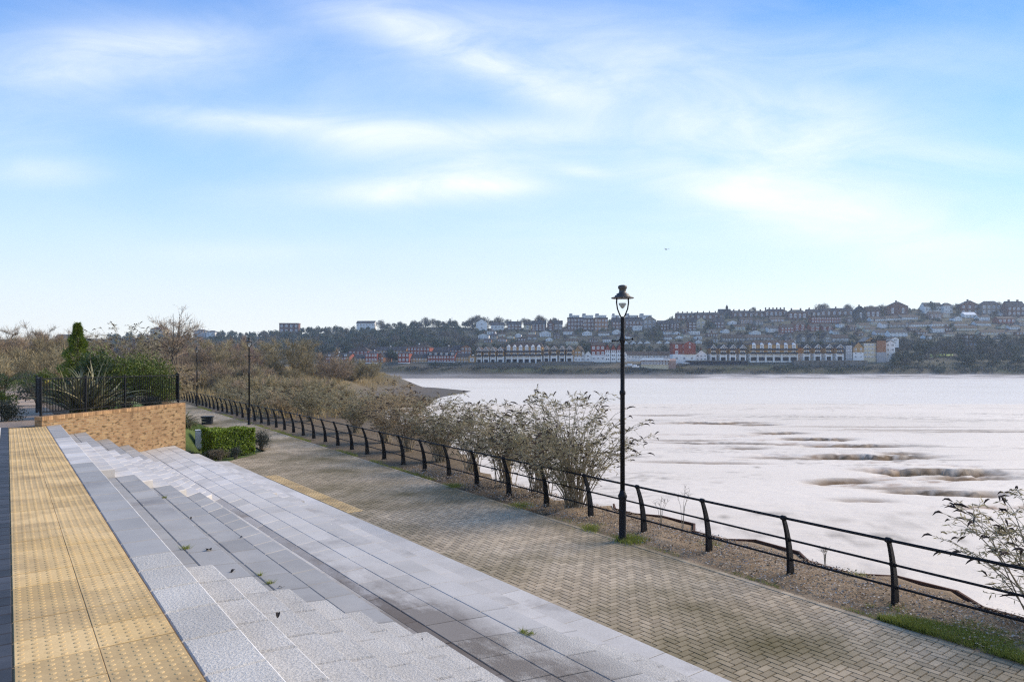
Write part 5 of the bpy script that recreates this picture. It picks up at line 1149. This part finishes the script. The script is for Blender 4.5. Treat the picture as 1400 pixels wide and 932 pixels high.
# church
v = 800.0; t = thing('church', 'dark church with a small pointed bell turret on the skyline', 'church', (ux(992, v), v, zy(436, v)), R(-5)); k = v/F
shell(t, 16*k, 14, 6*k, 14*k, 'side', m_stone, m_slate)
b = MB(); b.box(3.5*k-1.2, 3.5*k+1.2, 5.8, 8.2, 12*k, 16.5*k); b.add([(3.5*k-1.4, 5.6, 16.5*k), (3.5*k+1.4, 5.6, 16.5*k), (3.5*k+1.4, 8.4, 16.5*k), (3.5*k-1.4, 8.4, 16.5*k), (3.5*k, 7, 20.5*k)], [[0, 1, 4], [1, 2, 4], [2, 3, 4], [3, 0, 4]]); b.build('bell_turret', m_slate, t)
for i in range(4): window(t, -6*k+i*4*k, 1.5*k, 1.2*k, 3*k)
for (a, c, l) in ((779, 792, 'white flat tower top above the leftmost flat-roofed brick block'), (797, 811, 'white flat tower top above the middle flat-roofed brick block'), (815, 829, 'white flat tower top above the right-hand flat-roofed brick block'), (838, 847, 'white flat tower top just left of the lamp post'), (856, 872, 'white flat tower top right of the lamp post'), (876, 891, 'white flat tower top left of the round ridge evergreen')):
    v = 860.0; w = (c-a)*v/F; t = thing('tower_block', l, 'tower block', (ux((a+c)/2, v), v, zy(440, v)), 0, 'white tower tops behind the ridge')
    b = MB(); b.box(-w/2, w/2, 0, 12, -3, 10*v/F*.88); b.build('wall', m_white, t); b = MB(); b.box(-w/2-.2, -w/2+w*.28, 1, 8, 10*v/F*.88, 11.6*v/F); b.box(-w/2-.3, w/2+.3, -.3, 12.3, 10*v/F*.88, 10*v/F*.92); b.build('roof', m_grey, t)
    for i in range(5): window(t, -w/2+w*(i+.5)/5, 5.5, w/5*.6, 2.0)
# riverside pub, cars, boats, quay walls, street lights, bird
v = 416.0; k = v/F; t = thing('riverside_pub', 'low red-brown riverside pub with a white flat roof and long dark window band', 'pub', (ux(895, v), v, zy(502, v)), R(-9)); W = 37*k
b = MB(); b.box(-W/2, W/2, 0, 10, -3, 1.6); b.build('lower_wall', m_cream, t); b = MB(); b.box(-W/2+.1, W/2-.1, .1, 9.9, 1.6, 4.3); b.build('wall', m_brick, t)
b = MB(); b.box(-W/2-.7, W/2+.7, -.8, 10.7, 4.3, 5.1); b.box(-W/2+1, W/2-3, 2, 8, 5.1, 5.7); b.build('roof', m_white, t)
for i in range(9): window(t, -W/2+W*(i+.5)/9, 1.9, W/9*.75, 1.9, .08)
b = MB(); b.box(W/2, W/2+4.5, 1, 8, -3, 4.0); b.add([(W/2, .8, 4), (W/2+4.7, .8, 4), (W/2+4.7, 8.2, 4), (W/2, 8.2, 4), (W/2, 4.5, 5.4), (W/2+4.7, 4.5, 5.4)], [[0, 1, 5, 4], [1, 2, 5], [2, 3, 4, 5], [3, 0, 4]]); b.build('side_porch', m_pink, t); rects.append((870, 920, 489, 502, v))
def car(px, py, v, mcol, label, rz):
    t = thing('parked_car', label, 'car', (ux(px, v), v, zy(py, v)), R(rz), 'cars parked by the riverside pub')
    pr_ = [(-2.1, .35), (2.1, .35), (2.15, .7), (1.9, .92), (1.0, 1.0), (.45, 1.42), (-1.0, 1.46), (-1.75, 1.02), (-2.1, .95)]
    b = MB(); n = len(pr_); b.add([(x, -.85, z) for x, z in pr_]+[(x, .85, z) for x, z in pr_], [list(range(n)), list(range(2*n-1, n-1, -1))]+[[i, i+n, (i+1) % n+n, (i+1) % n] for i in range(n)]); b.build('body', mcol, t)
    b = MB()
    for y in (-.86, .86): b.add([(.85, y, 1.0), (.4, y, 1.36), (-.95, y, 1.4), (-1.55, y, 1.02)], [[0, 1, 2, 3]])
    b.build('windows', m_glass, t)
    for x in (-1.3, 1.3):
        for y in (-.8, .8):
            b = MB(); b.tube([(x, y-.1, .32), (x, y+.1, .32)], .32, 12); b.build('wheel', m_tyre, t)
car(930, 501, 418, M('dark_car_paint', (.02, .022, .03), (.03, .033, .04), 2, .3, spec=.6), 'dark car parked at the right-hand end of the riverside pub', 10)
car(937.5, 498, 424, m_white, 'white car parked behind the dark one near the big red building', 5)
car(924, 499.5, 422, m_grey, 'pale car between the riverside pub and the dark car', 80)
def boat(px, py, v, ln, label, rz):
    b = MB(); N = 9; v_ = []; f = []
    for i in range(N):
        q = i/(N-1)*2-1; w = 1.1*(1-max(0, q)**2.2)*(1 if q > -.9 else .9); x = q*ln/2; sh = .25*q*q
        v_ += [(x, -w, .95+sh), (x, -w*.6, .15), (x, 0, 0), (x, w*.6, .15), (x, w, .95+sh), (x, w*.8, .9+sh), (x, 0, .85+sh), (x, -w*.8, .9+sh)]
    for i in range(N-1):
        for k in range(8): f.append([8*i+k, 8*i+(k+1) % 8, 8*i+8+(k+1) % 8, 8*i+8+k])
    f += [list(range(7, -1, -1)), list(range(8*N-8, 8*N))]; b.add(v_, f)
    t = thing('boat', label, 'boat', (ux(px, v), v, zy(py, v)), R(rz), 'white boats left of the pub'); b.build('hull', m_white, t)
    b = MB(); b.quadprism([(-ln*.28, -.6), (ln*.1, -.6), (ln*.16, 0), (ln*.1, .6), (-ln*.28, .6)], .9, 1.7, 0, .5, .1); b.build('cabin', m_frame, t)
boat(862, 501, 417, 6.5, 'long white boat drawn up left of the riverside pub', 4); boat(869, 502.5, 413, 4.5, 'small white boat on the slope in front of the longer one', -6)
def quay(px0, px1, yt, yb, v, label, mm, rz=0, but=True):
    W = (px1-px0)*v/F; H = (yb-yt)*v/F; t = thing('quay_wall', label, 'quay wall', (ux((px0+px1)/2, v), v, zy(yb, v)), R(rz))
    b = MB(); b.box(-W/2, W/2, 0, 4, -2, H); b.build('wall', mm, t); b = MB(); b.box(-W/2, W/2, -.25, .9, H, H+.35); b.build('coping', m_stone, t)
    if but:
        for i in range(int(W/3)): x = -W/2+1.5+3*i; b = MB(); b.box(x-.22, x+.22, -.45, .02, -2, H-.02); b.build('pile', m_conc, t)
quay(655, 740, 497, 506, 420, 'grey piled quay wall under the left-hand balcony houses', m_conc, -3)
quay(1086, 1186, 493.2, 503, 422, 'long grey piled quay wall under the right-hand townhouses', m_conc)
quay(500, 655, 501.5, 507.5, 421, 'low dark stone quay wall below the red and tan terraces', M('dark_stone_wall', (.045, .045, .042), (.09, .09, .085), .3, .9, .3, 3), 0, False)
quay(735, 812, 494.8, 497, 426, 'low parapet wall in front of the tan gable house', m_conc, 0, False)
quay(938, 1022, 493.4, 496, 426, 'low dark garden wall below the middle townhouses', m_navy, 0, False)
b = MB(); v = 422.0; k = v/F
for i in range(30): x = 42*k*(i/29); b.box(x-.04, x+.04, -.04, .04, 0, 1.1)
b.box(0, 42*k, -.05, .05, .95, 1.05); b.box(0, 42*k, -.05, .05, .5, .58); o = b.build('promenade_railing', m_tile); o.location = (ux(643, v), v, zy(497, v)); tag(o, 'brown railing on the quay in front of the first gabled townhouses', 'railing')
for px, py, yb, lab in ((463.5, 481.5, 497, 'white globe street light above the red and white terrace'), (512, 479, 500, 'white globe street light on the red four-storey corner block side'), (534, 473.5, 486, 'white globe street light above the long low tan building'), (573, 470, 485, 'white globe street light above the red building with two window rows'), (613.5, 472.5, 486, 'white globe street light left of the bright orange end block'), (646.5, 485.5, 497, 'white globe street light beside the flat-topped tan block')):
    v = 426.0 if yb > 490 else 464.0; H = (yb-py)*v/F; t = thing('street_light', lab, 'street light', (ux(px, v), v, zy(yb, v)), 0, 'white globe street lights')
    b = MB(); b.tube([(0, 0, -1), (0, 0, H)], .07, 6); b.build('pole', m_grey, t); b = MB(); b.lathe([(.01, H-.4), (.36, H-.28), (.48, H), (.36, H+.28), (.01, H+.4)], seg=10); b.build('globe', m_frame, t, True)
v = 790.0; t = thing('flagpole', 'white pole standing on the wooded ridge', 'pole', (ux(618, v), v, zy(447, v))); b = MB(); b.tube([(0, 0, -2), (0, 0, 13*v/F)], [.35, .3], 8); b.build('mast', m_frame, t); b = MB(); b.lathe([(.05, 13*v/F), (.5, 13*v/F+.2), (.05, 13*v/F+.5)], seg=8); b.build('finial', m_frame, t)
v = 75.0; t = thing('seagull', 'small grey gull flying in the empty sky right of the lamp post', 'bird', (ux(911, v), v, zy(341, v)), R(20)); b = MB()
b.lathe([(.005, -.22), (.035, -.15), (.06, 0), (.045, .12), (.03, .17), (.004, .22)], seg=8); o = b.build('body', m_grey, t, True); o.rotation_euler = (R(90), 0, 0)
for s in (-1, 1): b = MB(); b.add([(0, -.07, .02), (0, .08, .02), (s*.22, .06, .085), (s*.22, -.08, .085), (s*.42, -.05, .03), (s*.30, .05, .07)], [[0, 1, 2, 3], [3, 2, 5, 4]]); b.build('wing', m_stone, t)

# ------------------------------------------------------------------ trees of the far bank
def far_proto(nm, mm, kind, n=420):
    t = thing(nm, 'x', 'tree'); cb, tb = MB(), MB()
    if kind == 'ever': p, d, k = clumpy(n, 3.4, 3.4, 4.2, 15, .42); p[:, 2] += 4.1; leaves(cb, p, d+rng.normal(size=(n, 3))*.6, rng.uniform(.6, 1.3, n), rng.uniform(.4, .75, n))
    elif kind == 'cone':
        h = rng.random(n)**.75; a = rng.random(n)*6.28; r = (2.2*(1-h)+.15)*rng.uniform(.4, 1, n)**.5*(1+.25*np.sin(a*3+h*9)); p = np.stack([r*np.cos(a), r*np.sin(a), .8+h*10], 1); leaves(cb, p, np.stack([np.cos(a), np.sin(a), rng.uniform(-.6, .6, n)], 1), rng.uniform(.6, 1.2, n), rng.uniform(.35, .6, n))
    else:
        p, d, k = clumpy(n, 3.6, 3.6, 3.8, 13, .45); p[:, 2] += 4.3; d = unit(d*.6+rng.normal(size=(n, 3))*.5+np.array([0, 0, .4])); s = unit(np.cross(d, rng.normal(size=(n, 3))))*.085; L_ = rng.uniform(.8, 1.9, n)[:, None]
        cb.quads(np.stack([p-s, p+s, p+d*L_], 1), 0, rng.random(n))
        for q in range(9):
            a = q*.7; e = p[rng.integers(0, n)]; tb.tube([(0, 0, 1.5), (e[0]*.4, e[1]*.4, e[2]*.6), tuple(e)], [.2, .13, .04], 4)
    tb.tube([(0, 0, -2), (.1, 0, 2.5), (0, .1, 5)], [.34, .26, .14], 6); tb.build('trunk', m_bark, t); cb.build('crown', mm, t); return t
FP = {'e': [far_proto('evergreen_tree', m_fever, 'ever') for _ in range(2)], 'c': [far_proto('conifer_tree', m_fever, 'cone')], 'o': [far_proto('leafy_tree', m_folive, 'ever', 380) for _ in range(2)], 'b': [far_proto('bare_tree', m_fbrown, 'bare', 800) for _ in range(3)]}
fu = set()
def ftree(k, px, v, z, H, label, group, wide=1.0):
    p = random.choice(FP[k]); h0 = 9.0 if k != 'c' else 11.0; s = H/h0; loc = (ux(px, v), v, z)
    if p.name in fu: o = dup(p, loc, random.uniform(0, 6.28), label, group)
    else: fu.add(p.name); o = p; o.location = loc; o['label'] = label; o['group'] = group
    o.scale = (s*wide, s*wide, s*random.uniform(.9, 1.1)); return o
names = {'e': 'dark evergreen tree', 'c': 'dark pointed conifer', 'o': 'olive-green tree', 'b': 'bare brown tree'}
def zone(px, py):
    if py > 485: return 'on the bank right of the front row of houses' if px > 1190 else 'among the waterfront houses'
    if px < 470: return 'on the hazy hill behind the spreading bare tree'
    if px < 650: return 'on the wooded slope above the red and tan terraces'
    if px < 850: return 'on the wooded slope above the left-hand balcony houses'
    if px < 1000: return 'on the slope between the ridge houses and the white cottage gables'
    if px < 1170: return 'among the red and stone houses above the right-hand townhouses'
    return 'among the bungalow terraces on the right-hand slope'
def clear(px, py, w, h, v):
    for (a, c, yt, yb, hv_) in rects:
        if px+w/2 > a and px-w/2 < c and py-h < yb-(yb-yt)*.32 and py > yt and v < hv_+6: return False
    return True
cnt = 0; tries = 0; stuffV = {k: [] for k in 'ecob'}
spots = []
while len(spots) < 1150 and tries < 24000:
    tries += 1
    px = random.uniform(150, 1405); ry = float(np.interp(px, rpx, rpy)); py = random.uniform(ry, 491)
    if 735 < px < 1060 and py > 487: continue
    v = float(hill_v(px, py)); H = random.uniform(6.5, 11.5)*(1.0 if px < 1000 or py > 466 else .72); w = 7.4*H/9*F/v; h = H*F/v
    if not clear(px, py, w*.85, h*.9, v): continue
    if px < 640: k = random.choices('ecob', [6, 1, 2.5, 3])[0]
    elif px < 1000: k = random.choices('ecob', [4, .5, 3, 4])[0]
    else: k = random.choices('ecob', [3.5, .8, 2.4, 3.5])[0]
    spots.append((v, px, py, H, k))
for px in range(1226, 1420, 6):     # wooded bank right of the front row
    for q in range(3):
        py = random.choice([501, 499, 497, 492, 487, 480, 474]); v = np.interp(py, [474, 487, 492, 497, 501], [520, 470, 445, 432, 424]); x = px+random.uniform(-4, 4)
        if 1258 < x < 1312 and 478 < py < 497: continue
        k = random.choices('ecob', [4, 1.0, 2, 2])[0] if py > 490 else random.choices('ecob', [3, 3, 1, 2])[0]
        spots.append((float(v), x, py, 2.0 if 1266 < x < 1306 and py > 490 else random.uniform(5, 8.5) if py > 490 else random.uniform(7, 13), k))
for (px, py, H, k) in ((917, 449, 15, 'e'), (912, 450, 13, 'e'), (925, 450, 12, 'e'), (899, 452, 9, 'e'), (969, 452, 13, 'e'), (974, 453, 11, 'e'), (1000, 453, 9, 'e'), (1024, 454, 9, 'e'), (1206, 431, 17, 'b'), (1190, 430, 13, 'b'), (1308, 428, 13, 'b'), (1312, 428, 11, 'b'), (1340, 429, 14, 'b'), (1372, 430, 12, 'b'), (1297, 427, 12, 'e'), (1275, 428, 14, 'e'), (716, 447, 13, 'b'), (722, 447, 12, 'b'), (737, 446, 15, 'b'), (742, 446, 14, 'b'), (757, 446, 13, 'b'), (1030, 428, 9, 'b'), (1120, 428, 13, 'b'), (1128, 428, 14, 'b'), (1160, 430, 15, 'b'), (534, 492, 10, 'e'), (540, 494, 9, 'e'), (529, 495, 7, 'e')):
    spots.append((float(hill_v(px, py)) if py < 485 else 436.0, px, py, H, k))
for px in list(range(520, 650, 7))+list(range(652, 700, 8)):   # trees along the ridge
    spots.append((800.0, px+random.uniform(-3, 3), float(np.interp(px, rpx, rpy))+1, random.uniform(9, 15) if px < 640 else random.uniform(11, 19), 'b' if random.random() < .75 else 'o'))
for px in range(860, 1405, 8):      # garden trees in front of the skyline terraces
    q = float(np.interp(px, rpx, rpy)); spots.append((float(hill_v(px, q+2.5)), px+random.uniform(-3, 3), q+2.5, random.uniform(3.5, 6.5), random.choice('eoob')))
for px in range(410, 470, 6): spots.append((800.0, px+random.uniform(-3, 3), 456, random.uniform(8, 12), 'e'))
for px in range(300, 385, 7): spots.append((800.0, px+random.uniform(-3, 3), 461, random.uniform(6, 11), 'e'))
spots.sort(key=lambda s: -s[3]/s[0]*(1 if s[2] < 505 else 0))
small = []
per = {k: 0 for k in 'ecob'}
for (v, px, py, H, k) in spots:
    z = zy(py, v) if v > 445 else float(hill_z(px, v))
    if sum(per.values()) < 290:
        per[k] += 1; nm = {'e': 'evergreen_tree', 'c': 'conifer_tree', 'o': 'leafy_tree', 'b': 'bare_tree'}[k]
        zn = zone(px, py); ftree(k, px, v, z-.3, H, names[k]+' '+zn, nm.replace('_', ' ')+'s '+zn)
    else: small.append((v, px, z, H, k))
mb = MB(); mats_ = [m_fever, m_folive, m_fbrown]
for (v, px, z, H, k) in small:
    src = random.choice(FP[k]).children; cr = [c for c in src if c.name.startswith('crown')][0].data
    nv = len(cr.vertices); co = np.empty(nv*3); cr.vertices.foreach_get('co', co); co = co.reshape(-1, 3)*(H/(9 if k != 'c' else 11)); a = random.random()*6.28
    co = np.stack([co[:, 0]*math.cos(a)-co[:, 1]*math.sin(a)+ux(px, v), co[:, 0]*math.sin(a)+co[:, 1]*math.cos(a)+v, co[:, 2]+z-.4], 1)
    kk = len(cr.polygons[0].vertices); mb.quads(co.reshape(-1, kk, 3), {'e': 0, 'c': 0, 'o': 1, 'b': 2}[k], rng.random(nv//kk))
# undergrowth between the trees and along the bank
def scrubfill(n, f, h, mi):
    for _ in range(n):
        px, py, v = f(); z = zy(py, v) if v > 445 else float(hill_z(px, v))
        if not clear(px, py, 7, 4, v): continue
        m_ = 60; p, d, _k = clumpy(m_, random.uniform(2, 4), 2, h*random.uniform(.6, 1.3), 5, .6); p[:, 2] = np.abs(p[:, 2]); p += np.array([ux(px, v), v, z-.2]); leaves(mb, p, d+rng.normal(size=(m_, 3))*.5, rng.uniform(.5, 1.1, m_), rng.uniform(.3, .6, m_), random.choice(mi))
def f1(): px = random.uniform(300, 1420); ry = float(np.interp(px, rpx, rpy)); py = random.uniform(ry+2, 491); return px, py, float(hill_v(px, py))
def f2(): px = random.uniform(495, 735); v = random.uniform(414, 420); return px, 505, v
def f3(): px = random.uniform(1060, 1440); v = random.uniform(412, 421); return px, 505, v
def f4(): px = random.uniform(735, 1060); v = random.uniform(411, 416); return px, 505, v
scrubfill(1700, f1, 3.4, [0, 1, 2, 2]); scrubfill(60, f2, .9, [1, 2, 2]); scrubfill(170, f3, 1.6, [0, 1, 2]); scrubfill(50, f4, .7, [1, 2])
def f6(): px = random.uniform(290, 900); return px, float(np.interp(px, rpx, rpy))+.5, 799.0
scrubfill(170, f6, 5.5, [0, 1, 2])
def f5(): return random.uniform(560, 640), 496, 424.5
scrubfill(26, f5, 2.2, [0])
tag(mb.build('far_woodland', mats_), kind='stuff')
b = MB(); px0 = [1272, 1303]; r_ = []
for i in range(9):
    for j in range(2): r_.append((ux(np.interp(i, [0, 8], px0), [447, 485][j]), [447, 485][j], zy([494.5, 484.5][j], [447, 485][j])+.30))
b.add(r_, [[2*i, 2*i+2, 2*i+3, 2*i+1] for i in range(8)]); tag(b.build('field', m_field), kind='structure')

# ------------------------------------------------------------------ sky, sun, air, camera
SUN = Vector((.92*math.cos(R(31)), .39*math.cos(R(31)), math.sin(R(31)))).normalized()
w = bpy.data.worlds.new('World'); S.world = w; w.use_nodes = True; nt = w.node_tree; nt.nodes.clear()
out = nd(nt, 'ShaderNodeOutputWorld'); bg = nd(nt, 'ShaderNodeBackground'); nt.links.new(bg.outputs[0], out.inputs[0])
sky = nd(nt, 'ShaderNodeTexSky', sky_type='NISHITA'); sky.sun_disc = False; sky.sun_elevation = R(31); sky.sun_rotation = math.atan2(SUN.x, SUN.y); sky.air_density = 1.0; sky.dust_density = .1; sky.ozone_density = 2.0
co = nd(nt, 'ShaderNodeTexCoord').outputs['Generated']
sp = nd(nt, 'ShaderNodeSeparateXYZ'); nt.links.new(co, sp.inputs[0])
yv = mth(nt, 'MAXIMUM', mth(nt, 'ABSOLUTE', sp.outputs[1]), .08)
ga = mth(nt, 'DIVIDE', sp.outputs[0], yv); gb = mth(nt, 'DIVIDE', sp.outputs[2], yv)
cmb = nd(nt, 'ShaderNodeCombineXYZ'); nt.links.new(ga, cmb.inputs[0]); nt.links.new(gb, cmb.inputs[1])
wv = noise(nt, scalev(nt, cmb.outputs[0], (2.0, 5.0, 1)), 1.0, 7, .6, .6)
wv2 = noise(nt, scalev(nt, cmb.outputs[0], (3.6, 12.5, 1)), 1.0, 8, .62, .75)
clouds = [(180, 66, 175, 40, -.03, .62), (70, 100, 120, 30, .1, .3), (320, 165, 170, 17, .07, .42), (480, 175, 190, 24, .05, .5), (690, 182, 190, 22, -.02, .42), (560, 262, 170, 20, -.02, .7), (520, 212, 190, 30, .1, .38), (640, 240, 110, 28, -.1, .5), (60, 235, 90, 20, 0, .45), (30, 180, 110, 70, 0, .28),
          (560, 40, 190, 34, .3, .5), (690, 98, 130, 22, .4, .5), (800, 70, 300, 60, .18, .42), (920, 140, 340, 60, .1, .36), (1060, 205, 220, 60, .12, .38), (1000, 262, 200, 34, .2, .45), (1120, 300, 280, 44, .22, .32), (1200, 240, 200, 90, .25, .35), (797, 234, 34, 8, .1, .5), (340, 345, 130, 16, 0, .3), (1290, 335, 180, 34, .1, .3), (700, 255, 44, 10, 0, .4), (1150, 60, 330, 40, .1, .25), (1340, 215, 100, 16, .1, .25), (860, 320, 400, 40, 0, .2), (250, 110, 260, 40, .1, .2)]
tot = None
for (px, py, rx, ry, rot, st_) in clouds:
    cx, cy = (px-700)/F, (498-py)/F; c_, s_ = math.cos(rot), math.sin(rot)
    dx = mth(nt, 'SUBTRACT', ga, cx); dy = mth(nt, 'SUBTRACT', gb, cy)
    a = mth(nt, 'MULTIPLY', mth(nt, 'SUBTRACT', mth(nt, 'MULTIPLY', dx, c_), mth(nt, 'MULTIPLY', dy, s_)), F/rx)
    b_ = mth(nt, 'MULTIPLY', mth(nt, 'ADD', mth(nt, 'MULTIPLY', dx, s_), mth(nt, 'MULTIPLY', dy, c_)), F/ry)
    st_ *= 1.3
    e = mth(nt, 'MULTIPLY', mth(nt, 'EXPONENT', mth(nt, 'MULTIPLY', mth(nt, 'ADD', mth(nt, 'MULTIPLY', a, a), mth(nt, 'MULTIPLY', b_, b_)), -1.0)), st_)
    tot = e if tot is None else mth(nt, 'ADD', tot, e)
veil = ramp(nt, wv, .42, .85)
det = mth(nt, 'MULTIPLY_ADD', ramp(nt, wv2, .25, .78), .62, .22)
mask = mth(nt, 'ADD', mth(nt, 'MULTIPLY', tot, det), mth(nt, 'MULTIPLY', veil, .22), clamp=True)
mask = mth(nt, 'MINIMUM', mask, .93)
hs = nd(nt, 'ShaderNodeHueSaturation'); hs.inputs['Saturation'].default_value = 1.5; hs.inputs['Value'].default_value = 1.0; nt.links.new(sky.outputs[0], hs.inputs['Color'])
CW = 5.2
hz_ = mth(nt, 'EXPONENT', mth(nt, 'MULTIPLY', mth(nt, 'MAXIMUM', gb, 0.0), -5.5))
base_ = mixc(nt, mth(nt, 'MULTIPLY', hz_, .85), hs.outputs[0], (CW*.98, CW*1.0, CW*.98))
cr_ = nd(nt, 'ShaderNodeValToRGB'); el = cr_.color_ramp.elements; KD = 4.6
stops = [(0, (.985, .965, .955)), (.18, (.89, .935, .98)), (.36, (.66, .86, .99)), (.55, (.47, .735, .985)), (.75, (.31, .57, .965)), (1, (.17, .39, .94))]
for q, (p_, c_) in enumerate(stops):
    e_ = el[q] if q < 2 else el.new(p_)
    e_.position = p_; e_.color = (*c_, 1)
nt.links.new(mth(nt, 'DIVIDE', gb, .55, clamp=True), cr_.inputs[0])
tint = mixc(nt, .72, base_, mixc(nt, 1.0, cr_.outputs[0], (KD, KD, KD), 'MULTIPLY'))
fin = mixc(nt, mask, tint, (CW*.93, CW*.97, CW*1.03))
nt.links.new(fin, bg.inputs[0]); bg.inputs[1].default_value = .126
sl = bpy.data.lights.new('Sun', 'SUN'); sl.energy = 3.1; sl.angle = R(32); sl.color = (1.0, .86, .68)
so = bpy.data.objects.new('Sun', sl); C.objects.link(so); so.rotation_euler = (-SUN).to_track_quat('-Z', 'Y').to_euler(); so.location = (60, 40, 60)
HAZE = .0002
if HAZE:
    b = MB(); b.box(-2400, 2400, -70, 1120, -12, 104); b.f.append([3, 2, 1, 0]); b.mi.append(0); b.t.append(.5)
    m, nt, pb, out = mat('air_haze'); nt.nodes.remove(pb); pv = nd(nt, 'ShaderNodeVolumePrincipled'); pv.inputs['Color'].default_value = (.70, .84, 1.0, 1); pv.inputs['Density'].default_value = HAZE; pv.inputs['Anisotropy'].default_value = .2; nt.links.new(pv.outputs[0], out.inputs['Volume'])
    hz = b.build('haze', m); tag(hz, kind='stuff')
cd = bpy.data.cameras.new('Camera'); cd.sensor_width = 36; cd.lens = 36*F/1400; cd.shift_y = 32/1400; cd.clip_start = .05; cd.clip_end = 6000
cam = bpy.data.objects.new('Camera', cd); C.objects.link(cam); cam.location = (0, 0, EYE); cam.rotation_euler = (R(90), 0, 0); S.camera = cam
S.view_settings.view_transform = 'Standard'; S.view_settings.look = 'None'; S.view_settings.gamma = 1; S.view_settings.use_curve_mapping = False; S.view_settings.exposure = .85
S.cycles.use_denoising = False; S.cycles.pixel_filter_type = 'BLACKMAN_HARRIS'; S.cycles.filter_width = 1.25; S.cycles.max_bounces = 5; S.cycles.transparent_max_bounces = 6; S.cycles.volume_bounces = 0; S.cycles.use_adaptive_sampling = False
